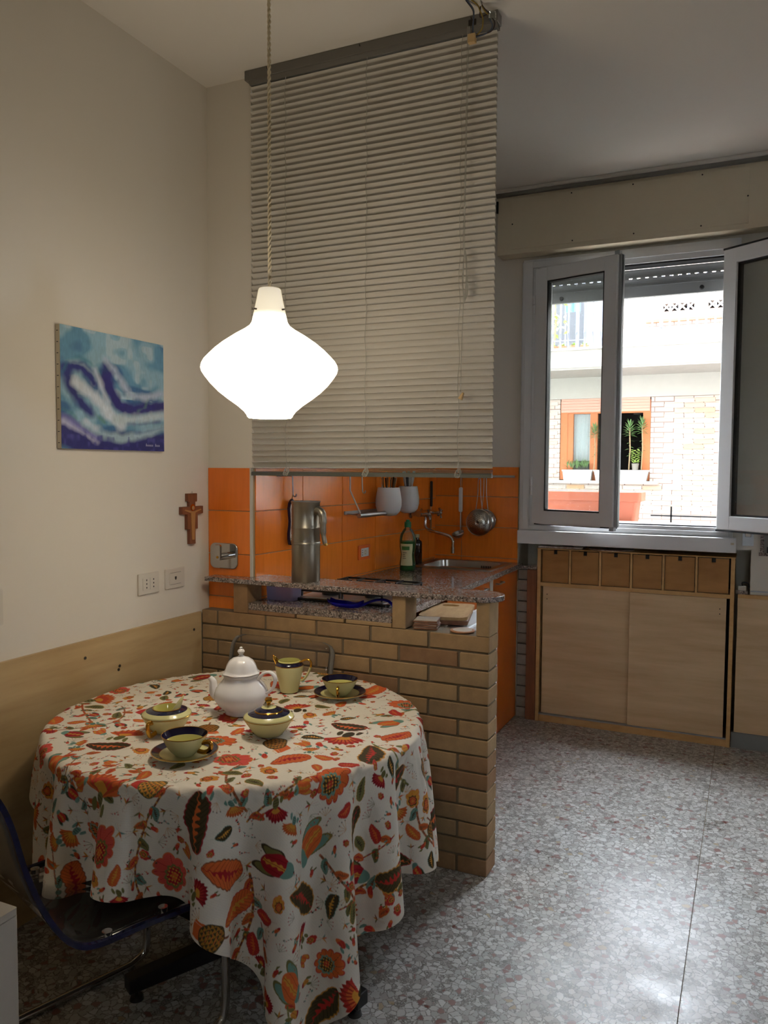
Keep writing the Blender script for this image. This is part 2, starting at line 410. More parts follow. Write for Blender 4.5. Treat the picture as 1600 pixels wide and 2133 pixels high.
# unseen house mass above this flat, added to cut skylight on the facade opposite
struct(B().box(-14, 2.95, -1.9, 5.4, ZC+.16, 12).box(-14, XL-.2, 5.1, 5.4, -1.5, ZC+.16).box(-1.5, XR, 5.2, 5.4, -1.5, -.12).build('wall_sky_blocker', 'render_beige'))
struct(B().box(2.95, 3.25, 5.4, 11.5, -1.5, 12).box(-14.3, -14, 5.1, 11.5, -1.5, 12).build('wall_side_blocker', 'render_beige'))  # unseen end walls, added to keep side light off the facade
# window wall with the window opening and the niche below it
b = B()
b.box(-2.3, -1.38, YW, YW+.3, -.12, ZC); b.box(-1.38, -.10, YW, YW+.3, 2.96, ZC)
b.box(-1.38, .003, YW, YW+.3, 1.17, 1.24); b.box(-.10, XR, YW, YW+.3, 1.24, ZC); b.box(.003, XR, YW, YW+.3, -.12, 1.24)
b.box(-1.38, .003, YW+.25, YW+.3, -.12, 1.17)
ww = struct(b.build('wall_window', 'plaster'))
# short wall end beside the partition, and the slanting kitchen wall
stub = struct(B().box(XL, -2.09, 3.061, 3.30, 0, ZC).build('wall_end', 'plaster'))
ang = math.atan2(5.07-3.061, -1.97+2.09); KL = math.hypot(.12, 2.009)
kit = struct(B().box(0, KL+.05, 0, .22, 0, ZC).build('wall_kitchen', 'plaster', loc=(-2.09, 3.061, 0), rot=(0, 0, ang)))
# kit local x runs along the wall away from the camera, local -y points into the room
TZ = [.826, 1.029, 1.231, 1.433, 1.635]
def tile(w_, h_):
    key = ('tile', round(w_, 4), round(h_, 4))
    if key not in CACHE: CACHE[key] = B().chamfer(-w_/2, w_/2, -.005, .004, -h_/2, h_/2, .0012).mesh('tile', 'orange_tile')
    return CACHE[key]
CACHE = {}
def tiles(parent, xs, zs, y, gap=.004):
    for i in range(len(xs)-1):
        for j in range(len(zs)-1):
            w_ = xs[i+1]-xs[i]-gap; h_ = zs[j+1]-zs[j]-gap
            if w_ > .01 and h_ > .01: obj('tile', tile(w_, h_), parent, ((xs[i]+xs[i+1])/2, y, (zs[j]+zs[j+1])/2))
B().box(XL, -2.09, 3.057, 3.062, .826, 1.633).build('grout', 'grout', stub)
tiles(stub, [XL, -2.094], TZ, 3.057)
B().box(-2.097, -2.086, 3.050, 3.064, .9, 1.636).build('corner_trim', 'white_trim', stub)
B().box(0, KL, -.004, .001, .9, 1.633).build('grout', 'grout', kit)
tiles(kit, [.012, .40, .783, 1.157, 1.53, 1.90, KL], TZ, -.004)
B().box(-2.0, -1.38, YW-.004, YW+.001, .9, 1.646).build('grout', 'grout', ww)
tiles(ww, [-1.966, -1.771, -1.383], [.84, 1.045, 1.248, 1.45, 1.648], YW-.004)

# ------------------------------------------------------------------ brick partition with granite bar
PY0, PY1, PX1 = 2.979, 3.097, -.922
part = struct(B().box(-2.318, PX1-.006, PY0+.007, PY1-.007, 0, .972).build('wall_partition', 'mortar'))
def brickmesh(L, h=.0605, d=.118, mat='brick'):
    key = ('b', round(L, 4), round(h, 4), round(d, 4), mat)
    if key not in CACHE: CACHE[key] = B().chamfer(-L/2, L/2, -d/2, d/2, -h/2, h/2, .0025).mesh('brick', mat)
    return CACHE[key]
cz = .973/14
for r in range(14):
    x = PX1; z = r*cz + cz/2 + (.003 if r else 0); first = True
    while x > -2.31:
        L = .252 if not (first and r % 2 == 0) else .122
        first = False
        x0 = max(x-L, -2.318)
        if x - x0 > .02:
            top = (r == 13)
            o = obj('brick', brickmesh(x-x0, cz-.0085 if r else cz-.004), part, ((x+x0)/2, (PY0+PY1)/2 + random.uniform(-.0015, .0015), z), (0, random.uniform(-.002, .002), random.uniform(-.004, .004)))
        x = x0-.011
# thin brick course under the worktop slab
for x0, x1 in ((-2.06, -1.815), (-1.805, -1.57), (-1.56, -1.346)):
    obj('brick', brickmesh(x1-x0, .0165), part, ((x0+x1)/2, (PY0+PY1)/2, .9825))
posts = [(-2.14, -2.064), (-1.343, -1.282), (-.977, PX1)]
for x0, x1 in posts:
    obj('post_brick', brickmesh(x1-x0, 1.109-.974, .118), part, ((x0+x1)/2, (PY0+PY1)/2, (1.109+.974)/2))
bar = B(); poly = [(-2.29, 2.962), (-.985, 2.962)] + [(-.985+.0965*math.cos(a), 3.0585+.0965*math.sin(a)) for a in np.linspace(-PI/2, PI/2, 14)] + [(-2.10, 3.155), (-2.10, 3.046), (-2.29, 3.046)]
bar.prism(poly, 1.110, 1.131)
tag(bar.build('granite_bar_top', 'granite', bevel=.002), 'speckled granite bar top with rounded end on the brick partition', 'counter')

# ------------------------------------------------------------------ kitchen worktop, base units, appliance
CZ = 1.022
def wall_x(y): return -2.09 + .12*(y-3.061)/2.009
def worktop():
    b = B(); hx0, hx1, hy0, hy1 = -1.90, -1.43, 4.60, 4.98
    y0, y1 = 2.984, 5.062
    z0, z1 = CZ-.030, CZ
    # slab with a sink cut-out
    def seg(x0a, x0b, x1, ya, yb): b.prism([(x0a, ya), (x1, ya), (x1, yb), (x0b, yb)], z0, z1)
    seg(-2.060, wall_x(3.10)+.006, -1.348, y0, 3.10)
    seg(wall_x(3.10)+.006, wall_x(hy0)+.006, -1.348, 3.10, hy0)
    seg(wall_x(hy0)+.006, wall_x(hy1)+.006, hx0, hy0, hy1); seg(hx1, hx1, -1.348, hy0, hy1)
    seg(wall_x(hy1)+.006, wall_x(y1)+.006, -1.348, hy1, y1)
    return b
tag(worktop().build('granite_worktop', 'granite'), 'grey speckled granite kitchen worktop along the orange tiled wall', 'worktop')
b = B()
for ya, yb, nm in ((3.74, 4.46, 'a'), (4.53, 5.055, 'b')):
    t = thing('kitchen_base_cabinet', 'orange lacquered base cabinet ' + ('near the window wall below the sink' if nm == 'b' else 'below the worktop behind the white washing machine'), 'cabinet', (-1.381, ya, 0), 0, 'orange base cabinets')
    B().box(-.50, -.02, 0, yb-ya, .0, .985).build('body', 'orange_lacquer', t)
    d = B().box(-.019, 0, .003, yb-ya-.003, .01, .982).build('door', 'orange_lacquer', t, bevel=.002)
    hy = .05 if nm == 'b' else yb-ya-.2
    B().tube([(0, hy, .945), (.022, hy, .945), (.024, hy+.002, .945), (.024, hy+.095, .945), (.022, hy+.097, .945), (0, hy+.097, .945)], .006, 8).build('handle', 'aluminium', d)
tag(B().box(-1.43, -1.382, 4.465, 4.525, 0, .985).build('filler_strip', 'white_trim'), 'narrow pale filler strip between the two orange base cabinets', 'panel')
wm = thing('washing_machine', 'white appliance with ridged lid standing behind the brick partition', 'appliance', (-1.235, 3.41, 0))
B().box(-.128, .13, -.29, .30, 0, .905).build('body', 'white_plastic', wm, bevel=.01)
ld = B().box(-.128, .13, -.29, .30, .91, .942).build('lid', 'white_plastic', wm, bevel=.008)
for i, x in enumerate((-.06, .02)): B().box(x, x+.012, -.28, .29, .942, .947).build('ridge', 'white_plastic', ld, bevel=.002)
# hob
hob = thing('gas_hob', 'black and steel gas hob set in the granite worktop', 'hob', (-1.69, 3.43, CZ))
B().prism(rrect(-.25, .25, -.275, .27, .02), 0, .012).build('plate', 'glass_dark', hob, bevel=.003)
B().prism(rrect(-.225, .225, -.25, .245, .015), .012, .015).build('pan', 'steel', hob)
for bx, by, br in ((-.115, -.13, .045), (.10, -.13, .034), (-.115, .12, .034), (.10, .12, .05)):
    k = B().lathe([(br, .0), (br, .010), (br*.8, .013), (br*.75, .02), (0.001, .022)], 20, (bx, by, .015), cap0=True).build('burner', 'black_iron', hob, smooth=True)
for gx in (-.115, .10):
    g = B()
    for yy in (-.24, .01, .235): g.box(gx-.10, gx+.10, yy-.004, yy+.004, .038, .046)
    for xx in (-.10, .10): g.box(gx+xx-.004, gx+xx+.004, -.24, .235, .038, .046)
    for yy in (-.13, .12):
        for a in range(4):
            c, s_ = math.cos(a*PI/2), math.sin(a*PI/2)
            g.box(min(gx+c*.022, gx+c*.10)-.003, max(gx+c*.022, gx+c*.10)+.003, min(yy+s_*.022, yy+s_*.11)-.003, max(yy+s_*.022, yy+s_*.11)+.003, .040, .049)
    for xx in (-.10, .10):
        for yy in (-.235, .23): g.box(gx+xx-.004, gx+xx+.004, yy-.004, yy+.004, .013, .042)
    g.build('grate', 'black_iron', hob)
for i in range(4):
    B().lathe([(.017, 0), (.017, .016), (.014, .02), (.001, .02)], 16, (.225, -.06+i*.055, .013), cap0=True).build('knob', 'white_plastic', hob, smooth=True)
# sink
sk = thing('kitchen_sink', 'stainless steel inset sink bowl in the worktop below the tap', 'sink', (-1.665, 4.79, CZ))
def bowl():
    b = B(); X0, X1, Y0, Y1 = -.262, .262, -.235, .225
    out = rrect(X0, X1, Y0, Y1, .02, 5); rim = rrect(X0+.05, X1-.04, Y0+.045, Y1-.05, .06, 5)
    low = rrect(X0+.065, X1-.055, Y0+.06, Y1-.065, .055, 5); n = len(out)
    V = [(x, y, .000) for x, y in out] + [(x, y, .005) for x, y in rrect(X0+.006, X1-.006, Y0+.006, Y1-.006, .02, 5)] + [(x, y, .004) for x, y in rim] + [(x, y, -.13) for x, y in low]
    Fs = [(r*n+i, r*n+(i+1) % n, (r+1)*n+(i+1) % n, (r+1)*n+i) for r in range(3) for i in range(n)] + [tuple(3*n+i for i in range(n))]
    return b.add(V, Fs)
# the rim reaches over the slab edge of the cut-out
bowl().build('bowl', 'steel', sk, smooth=True)
for i in range(6): B().box(.13-.012*i, .136-.012*i, .1585, .1605, -.045, -.02).build('overflow_slot', 'black_iron', sk)
B().lathe([(.035, -.129), (.028, -.126), (.001, -.126)], 20).build('drain', 'chrome', sk, smooth=True)
# wall tap with two cross handles
tp = thing('wall_tap', 'chrome wall tap with two cross handles and swan spout above the sink', 'tap', (wall_x(4.76), 4.76, 1.345))
B().cyl((.003, -.085, 0), (.06, -.085, 0), .016).cyl((.003, .085, 0), (.06, .085, 0), .016).build('wall_inlet', 'chrome', tp, smooth=True)
B().lathe([(.030, 0), (.030, .008), (.018, .014)], 20).build('flange', 'chrome', tp, rot=(0, PI/2, 0), loc=(.004, -.085, 0), smooth=True)
B().lathe([(.030, 0), (.030, .008), (.018, .014)], 20).build('flange', 'chrome', tp, rot=(0, PI/2, 0), loc=(.004, .085, 0), smooth=True)
B().tube([(.075, -.12, 0), (.075, -.05, 0), (.075, 0, 0), (.075, .05, 0), (.075, .12, 0)], [.019, .02, .023, .02, .019], 14).build('body', 'chrome', tp, smooth=True)
for yy in (-.10, .10):
    h = B().cyl((.08, yy, 0), (.135, yy, 0), .011).build('handle', 'chrome', tp, smooth=True)
    c = B()
    for a in range(4):
        d = (math.cos(a*PI/2+.4)*.034, math.sin(a*PI/2+.4)*.034)
        c.tube([(.138, yy, 0), (.138, yy+d[0]*.6, d[1]*.6), (.138, yy+d[0], d[1])], [.006, .006, .009], 8)
    c.sphere((.142, yy, 0), .012); c.build('cross_grip', 'chrome', h, smooth=True)
sp = smoothpath([(.075, 0, 0), (.075, 0, -.05), (.078, -.005, -.085), (.10, -.01, -.105), (.16, -.02, -.118), (.245, -.03, -.135), (.275, -.035, -.160), (.278, -.036, -.195), (.278, -.036, -.215)], 6)
B().tube(sp, .0095, 10).build('spout', 'chrome', tp, smooth=True)
B().cyl((.278, -.036, -.245), (.278, -.036, -.205), .0125).build('aerator', 'chrome', tp, smooth=True)

# ------------------------------------------------------------------ things on the worktop and partition
def bottle():
    t = thing('detergent_bottle', 'clear bottle half full of green dish detergent on the worktop', 'bottle', (-1.865, 4.36, CZ))
    pr = [(.044, 0), (.048, .006), (.048, .05), (.043, .085), (.042, .10), (.048, .14), (.050, .185), (.046, .215), (.030, .245), (.018, .258), (.016, .275)]
    B().lathe([(r*1, z) for r, z in pr], 28, cap0=True).build('shell', 'bottle_clear', t, smooth=True)
    B().lathe([(r*.95, z+.002) for r, z in pr[:6]] + [(.0475, .178), (.001, .178)], 28, cap0=True).build('liquid', 'green_liquid', t, smooth=True)
    B().lathe([(.02, .262), (.021, .266), (.020, .292), (.012, .296), (.010, .306), (.001, .306)], 20).build('cap', 'cap_green', t, smooth=True)
    G = []
    for a in np.linspace(-2.15, -.55, 12):
        G.append([(1.02*r*math.cos(a), 1.02*r*math.sin(a), z) for r, z in ((.0485, .035), (.0485, .05), (.044, .085), (.043, .10), (.049, .14), (.0502, .165))])
    lb = B().sheet(G).build('paper_label', 'label_cream', t, smooth=True)
    G = []
    for a in np.linspace(-1.95, -.95, 8): G.append([(1.03*r*math.cos(a), 1.03*r*math.sin(a), z) for r, z in ((.0475, .128), (.0495, .150))])
    B().sheet(G).build('printed_band', 'label_green', lb)
    for k in range(6):
        z = .055+k*.011; G = []
        for a in np.linspace(-1.85, -1.85+random.uniform(.35, .6), 5): G.append([(1.035*.0452*math.cos(a), 1.035*.0452*math.sin(a), z), (1.035*.0452*math.cos(a), 1.035*.0452*math.sin(a), z+.003)])
        B().sheet(G).build('printed_line', 'print_dark', lb)
bottle()
t = thing('soap_bottle', 'dark brown bottle standing beside the green detergent near the tap', 'bottle', (-1.945, 4.70, CZ))
B().lathe([(.030, 0), (.033, .004), (.033, .13), (.030, .145), (.014, .158), (.013, .172)], 24, cap0=True).build('body', 'brown_bottle', t, smooth=True)
B().lathe([(.015, .170), (.015, .190), (.001, .190)], 16).build('cap', 'label_cream', t, smooth=True)
# neapolitan coffee maker
t = thing('flip_coffee_maker', 'tall dull aluminium flip coffee maker with curved spout on the granite bar', 'coffee maker', (-1.803, 3.057, 1.131), math.radians(-8))
fcm = t
B().lathe([(.064, 0), (.066, .003), (.066, .172), (.068, .174), (.068, .180), (.0655, .183)], 40, cap0=True).build('lower_pot', 'old_aluminium', t, smooth=True)
B().lathe([(.0655, .183), (.0655, .243), (.067, .246), (.067, .250), (.0655, .253), (.0655, .362), (.068, .365), (.068, .370), (.063, .370), (.063, .30), (.001, .30)], 40).build('upper_pot', 'old_aluminium', t, smooth=True)
B().tube(smoothpath([(.055, 0, .325), (.082, 0, .326), (.098, 0, .305), (.101, 0, .265), (.103, 0, .22), (.113, 0, .178)], 6), [.019]*6+[.019]*6+[.017]*6+[.014]*6+[.011]*6+[.0085], 12).build('spout', 'old_aluminium', t, smooth=True)
B().tube(smoothpath([(.106, 0, .185), (.113, 0, .176), (.122, 0, .178)], 5), .0075, 10).build('spout_lip', 'brass', t, smooth=True)
fcm.scale = (.96, .96, .965)
# lavender plastic box, blue glass spoon rest
t = thing('plastic_box', 'lavender translucent plastic box on the worktop beside the partition post', 'container', (-1.99, 3.15, CZ))
B().prism(rrect(-.055, .085, -.045, .045, .012), 0, .003).build('base', 'lavender_plastic', t)
p = rrect(-.055, .085, -.045, .045, .012); q = rrect(-.058, .088, -.048, .048, .012); n = len(p)
B().add([(x, y, 0) for x, y in p] + [(x, y, .082) for x, y in q], [(i, (i+1) % n, n+(i+1) % n, n+i) for i in range(n)]).build('wall', 'lavender_plastic', t, smooth=True)
t = thing('spoon_rest', 'cobalt blue glass spoon rest with arched handle on the worktop edge', 'spoon rest', (-1.60, 3.055, CZ))
G = []
for i in range(9):
    u = i/8; x = -.085+.17*u; wd = .046*math.sin(PI*min(.97, max(.06, u*.94+.03)))**.6
    G.append([(x, wd*vv, .004 + .020*vv*vv + .016*(2*u-1)**4) for vv in np.linspace(-1, 1, 9)])
d = B().sheet(G).build('dish', 'blue_glass', t, smooth=True); sm = d.modifiers.new('thick', 'SOLIDIFY'); sm.thickness = .006
B().tube(smoothpath([(.075, 0, .018), (.12, 0, .040), (.165, .0, .052), (.20, 0, .050), (.225, 0, .034), (.235, 0, .004)], 6), .010, 10, squash=.55).build('handle', 'blue_glass', t, smooth=True)
# coasters
for k in range(4):
    z = .975 + .0095*k
    t = thing('square_coaster', ('square wooden coaster in the stack beside the post, ' + ['lowest of four', 'second from the bottom', 'second from the top', 'topmost with printed face'][k]), 'coaster', (-1.215, 3.05, z), math.radians([14, 10, 16, 12][k]), 'stack of square coasters')
    B().box(-.05, .05, -.05, .05, 0, .007).build('base', 'coaster_wood', t, bevel=.001)
    B().box(-.047, .047, -.047, .047, .007, .0085).build('face', 'coaster_print', t)
t = thing('round_coaster', 'round cork coaster lying in the opening of the partition', 'coaster', (-1.055, 3.04, .975))
B().lathe([(.049, 0), (.05, .002), (.05, .005), (.048, .0065), (.001, .0065)], 32, cap0=True).build('disc', 'cork', t, smooth=True)
B().lathe([(.040, .0066), (.040, .0072), (.001, .0072)], 28).build('printed_face', 'coaster_print', t)
tag(B().prism(rrect(-.115, .115, -.17, .17, .02), 0, .020).build('chopping_board', 'coaster_wood', bevel=.003, loc=(-1.27, 3.42, .948), rot=(0, 0, .25)), 'dark wooden chopping board under the lighter board on the white lid', 'board')
t = thing('wooden_tray', 'pale wooden serving board with cut-out handle lying on the dark board', 'board', (-1.265, 3.43, .969), .22)
b = B(); o_ = rrect(-.11, .11, -.18, .19, .04); hl = rrect(-.04, .04, .10, .15, .022); n = len(o_)
b.add([(x, y, z) for z in (0, .014) for x, y in o_] + [(x, y, z) for z in (0, .014) for x, y in hl],
      [(i, (i+1) % n, n+(i+1) % n, n+i) for i in range(n)] + [(2*n+i, 2*n+(i+1) % n, 3*n+(i+1) % n, 3*n+i) for i in range(n)] +
      [(i, (i+1) % n, 2*n+(i+1) % n, 2*n+i) for i in range(n)] + [(n+i, n+(i+1) % n, 3*n+(i+1) % n, 3*n+i) for i in range(n)])
b.build('board', 'board_wood', t)

# ------------------------------------------------------------------ kitchen wall fittings (on the slanting wall, local frame s along, off into the room)
def KP(s, off, z): return (-2.09 + s*.12/KL*1.0 + off*2.009/KL, 3.061 + s*2.009/KL - off*.12/KL, z)
t = thing('socket_outlet', 'orange framed wall socket on the kitchen tiles above the hob', 'socket', KP(1.02, .005, 1.152), ang)
B().prism(rrect(-.068, .068, -.042, .042, .008), 0, -.010, 'xz').build('cover_plate', 'orange_plastic', t, bevel=.002)
m_ = B().box(-.040, .044, -.0125, -.010, -.024, .024).build('socket_module', 'white_plastic', t)
B().lathe([(.017, 0), (.017, .002), (.001, .002)], 20).build('round_socket', 'plate_ivory', m_, loc=(.004, -.0125, 0), rot=(PI/2, 0, 0))
for x, z in ((-.03, .013), (-.03, 0), (-.03, -.013), (.004, .008), (.004, -.008)): B().cyl((x, -.0147, z), (x, -.0125, z), .0026, n=8).build('hole', 'rubber_black', m_)
# utensil rails
rk = tag(B().tube([KP(.15, .03, 1.60), KP(1.9, .03, 1.60)], .006, 10).build('utensil_rail', 'aluminium', smooth=True), 'aluminium hanging rail on the slanting tiled wall under the blind', 'rail')
for s_ in (.2, 1.0, 1.85): B().cyl(KP(s_, .0, 1.60), KP(s_, .03, 1.60), .005).build('bracket', 'aluminium', rk)
rb = tag(B().box(-1.93, -1.40, YW-.045, YW-.037, 1.578, 1.592).build('utensil_rail', 'aluminium', bevel=.001), 'flat aluminium rail over the sink beside the window', 'rail')
for x in (-1.90, -1.45): B().cyl((x, YW-.037, 1.585), (x, YW-.004, 1.585), .005).build('bracket', 'aluminium', rb)
# paper roll holder
t = thing('towel_holder', 'aluminium towel bar hanging from two bent arms on the rail', 'holder', KP(.82, .03, 1.60))
o0 = Vector(KP(.82, .03, 1.60)); L_ = lambda p: tuple(Vector(p)-o0)
for s_ in (.82, 1.19):
    B().tube([L_(KP(s_, .036, 1.605)), L_(KP(s_, .036, 1.512)), L_(KP(s_, .105, 1.382))], .0045, 8).build('arm', 'aluminium', t)
    B().tube([L_(KP(s_, .007, 1.383)), L_(KP(s_, .105, 1.377))], .0022, 6).build('stay', 'aluminium', t)
B().tube([L_(KP(.79, .110, 1.377)), L_(KP(1.21, .110, 1.377))], .0125, 14).build('bar', 'aluminium', t, smooth=True)
B().prism([(-.0, -.009), (.38, -.009), (.38, .009), (0, .009)], 0, -.008, 'xz').build('wall_strip', 'aluminium', t, loc=L_(KP(.80, .009, 1.388)), rot=(0, 0, ang))
for s_ in (.27, .95):
    h = tag(B().tube(smoothpath([KP(s_, .036, 1.606), KP(s_, .038, 1.54), KP(s_, .042, 1.50), KP(s_, .055, 1.497), KP(s_, .058, 1.508)], 4), .0035, 8).build('rail_hook', 'aluminium', smooth=True),
            'small metal hook on the rail ' + ('carrying the painted ceramic' if s_ < .5 else 'hanging empty above the socket'), 'hook', 'rail hooks')
# painted ceramic slipper-shaped hanging
t = thing('ceramic_hanging', 'painted ceramic spoon rest hanging from a cord on the tiles', 'ornament', KP(.27, .02, 1.255), ang)
prof = [(0, 0), (.022, .004), (.031, .03), (.032, .06), (.024, .095), (.021, .12), (.027, .16), (.030, .185), (.022, .21), (.008, .225), (0, .23)]
poly = [(x, z) for x, z in prof] + [(-x, z) for x, z in prof[::-1][1:-1]]
B().prism(poly, -.004, -.018, 'xz').build('body', 'navy_glaze', t, bevel=.003)
B().prism([(x*.78, z*.9+.012) for x, z in poly], -.0185, -.0200, 'xz').build('painted_face', 'marble_board', t)
B().prism([(.012*math.cos(a), .15+.035*math.sin(a)) for a in np.linspace(0, 2*PI, 13)[:-1]], -.0205, -.0212, 'xz').build('painted_motif', 'blue_cloth', t)
B().prism([(.012*math.cos(a), .125+.016*math.sin(a)) for a in np.linspace(0, 2*PI, 13)[:-1]], -.0214, -.0219, 'xz').build('painted_motif', 'leaf_light', t)
for k in range(14):
    a = k*.9; B().cyl((.018*math.cos(a), -.0185, .045+.026*math.sin(a*1.3)), (.018*math.cos(a), -.0212, .045+.026*math.sin(a*1.3)), .0036, n=7).build('painted_dot', ['leaf_green', 'gold', 'white_glaze'][k % 3], t)
B().tube([(-.004, -.012, .22), (0, -.02, .262), (.004, -.012, .22)], .0015, 6).build('cord', 'brass', t)
# utensil pots with cutlery
def pot(x, y, z, r, lab, seed):
    rnd = random.Random(seed)
    t = thing('utensil_pot', lab, 'pot', (x, y, z), rnd.uniform(0, 6), 'utensil pots')
    pr = [(.02, 0), (r*.6, .005), (r*.88, .026), (r*1.0, .060), (r*1.0, .095), (r*.93, .130), (r*.84, .165), (r*.79, .165), (r*.88, .130), (r*.94, .095), (r*.8, .03), (.001, .02)]
    B().lathe(pr, 32, cap0=True).build('shell', 'white_plastic', t, smooth=True)
    for k in range(13):
        a = rnd.uniform(0, 2*PI); rr = rnd.uniform(.2, .75)*r; l = rnd.uniform(.21, .26)
        p0 = Vector((rr*.4*math.cos(a), rr*.4*math.sin(a), .05)); p1 = Vector((rr*1.1*math.cos(a), rr*1.1*math.sin(a), l))
        kn = B().tube([p0, p0.lerp(p1, .6), p0.lerp(p1, .72), p1], [.004, .0035, .0075, .011], 8, squash=.28)
        kn.build('cutlery', ['steel', 'chrome', 'steel', 'black_iron', 'board_wood'][k % 5], t, smooth=True)
pot(-1.92, 4.2, 1.358, .076, 'white egg-shaped pot of cutlery nearer the towel bar', 1)
pot(-1.925, 4.5, 1.360, .068, 'white egg-shaped pot of cutlery nearer the tap', 2)
# ladle, strainers and knife
t = thing('soup_ladle', 'steel ladle with white handle hanging from the rail beside the strainers', 'ladle', (-1.765, YW-.05, 1.18))
B().tube(smoothpath([(0, 0, .17), (0, .0, .06), (.0, .005, .03)], 5), .0042, 8).build('shaft', 'steel', t, smooth=True)
B().prism(rrect(-.0125, .0125, .165, .33, .01), -.007, .007, 'xz').build('grip', 'white_plastic', t, bevel=.003)
B().tube([(0, 0, .33), (0, -.004, .36), (0, .0, .40), (0, .008, .405)], .0028, 8).build('hook_loop', 'steel', t)
pr = [(.042*math.sin(a), -.038*math.cos(a)) for a in np.linspace(0.02, PI/2, 8)]
o = B().lathe(pr, 22).build('bowl', 'steel', t, smooth=True, loc=(-.012, -.022, .028), rot=(.35, -.25, 0)); o.modifiers.new('thick', 'SOLIDIFY').thickness = .0015
for k, (x, z, r, dy) in enumerate(((-1.600, 1.292, .074, .0), (-1.632, 1.280, .087, -.024))):
    t = thing('strainer', ('smaller steel strainer hanging behind the larger one by the window', 'large round steel strainer hanging in front on the rail')[k], 'strainer', (x, YW-.04+dy, z), 0, 'strainers on the rail')
    pr = [(r*math.sin(a), r*.55*(1-math.cos(a))) for a in np.linspace(.02, PI/2*.98, 9)]
    b = B().lathe(pr, 30); o = b.build('mesh_bowl', 'steel', t, smooth=True, rot=(-PI/2, 0, 0), loc=(0, -.042, 0)); o.modifiers.new('thick', 'SOLIDIFY').thickness = .0012
    B().tube([(r*math.cos(a), 0, r*math.sin(a)) for a in np.linspace(0, 2*PI, 37)[:-1]], .0035, 8, closed=True).build('rim', 'chrome', t, smooth=True)
    hs = .255-k*.0
    B().tube(smoothpath([(-.022, 0, r*.95), (-.010, 0, r+.10), (-.008, 0, hs+.02), (0, 0, hs+.035), (.008, 0, hs+.02), (.010, 0, r+.10), (.022, 0, r*.95)], 5), .0026, 8).build('handle', 'steel', t, smooth=True)
    if k == 1:
        b = B()
        for i in range(90):
            rr = r*.72*math.sqrt((i+.5)/90); a = i*2.399963; 
            th = math.asin(min(.99, rr/r)); yy = -.042 + r*.55*(1-math.cos(th)) - .0016
            b.cyl((rr*math.cos(a), yy, rr*math.sin(a)), (rr*math.cos(a), yy+.0012, rr*math.sin(a)), .0022, n=6)
        h = b.build('perforations', 'rubber_black', t); h['kind'] = 'stuff'
t = thing('kitchen_scissors', 'dark handled knife hanging in the corner behind the tap', 'knife', KP(1.90, .02, 1.25), ang)
B().prism([(-.012, 0), (0, -.05), (.016, .0), (.012, .13), (-.010, .13)], -.002, -.0035, 'xz').build('blade', 'steel', t)
B().prism(rrect(-.011, .011, .13, .30, .008), -.001, -.012, 'xz').build('grip', 'rubber_black', t, bevel=.002)
t.name = 'hanging_knife'
# recessed shower mixer on the short wall end
t = thing('mixer_valve', 'chrome square mixer plate with lever on the orange wall end', 'tap', (-2.239, 3.052, 1.222))
B().prism(rrect(-.078, .078, -.06, .060, .028), 0, -.010, 'xz').build('cover_plate', 'chrome', t, smooth=True, bevel=.003)
B().cyl((.012, -.01, .0), (.012, -.062, 0), .018, .016).build('hub', 'chrome', t, smooth=True)
l = B().prism(rrect(-.004, .028, -.014, .058, .008), -.062, -.074, 'xz').build('lever', 'chrome', t, bevel=.002)
B().cyl((.012, -.0742, 0), (.012, -.0755, 0), .006, n=12).build('marker', 'gold', l)

# ------------------------------------------------------------------ window in the far wall
W1 = struct(B().box(-1.365, -1.275, 5.035, 5.10, 1.24, 2.962).box(-1.384, -1.364, 5.072, 5.10, 1.238, 2.962).box(-.165, -.098, 5.035, 5.10, 1.24, 2.962).box(-1.275, -.165, 5.035, 5.10, 2.872, 2.962).box(-1.275, -.165, 5.035, 5.10, 1.24, 1.298).build('window_1', 'window_white', bevel=.003))
B().box(-1.345, -1.30, 5.022, 5.036, 1.25, 2.945).box(-.15, -.12, 5.022, 5.036, 1.25, 2.945).box(-1.30, -.15, 5.022, 5.036, 2.905, 2.945).box(-1.30, -.15, 5.022, 5.036, 1.25, 1.275).build('frame_moulding', 'window_white', W1, bevel=.002)
b = B(); b.box(-1.282, -1.270, 5.10, 5.115, 1.298, 2.872); b.box(-.176, -.164, 5.045, 5.115, 1.298, 2.872); b.box(-1.27, -.165, 5.045, 5.115, 2.862, 2.874); b.box(-1.27, -.165, 5.045, 5.115, 1.296, 1.306)
b.build('gasket', 'rubber_black', W1)
B().box(-1.367, -.077, 4.985, 5.069, 1.157, 1.2425).build('window_sill', 'window_white', W1, bevel=.004)
B().box(-.105, -.088, 4.9835, 4.985, 1.205, 1.216).build('sticker', 'box_cream', W1)
B().box(-1.37, -.10, 5.10, 5.42, 1.22, 1.295).build('outer_sill', 'marble_sill', W1)
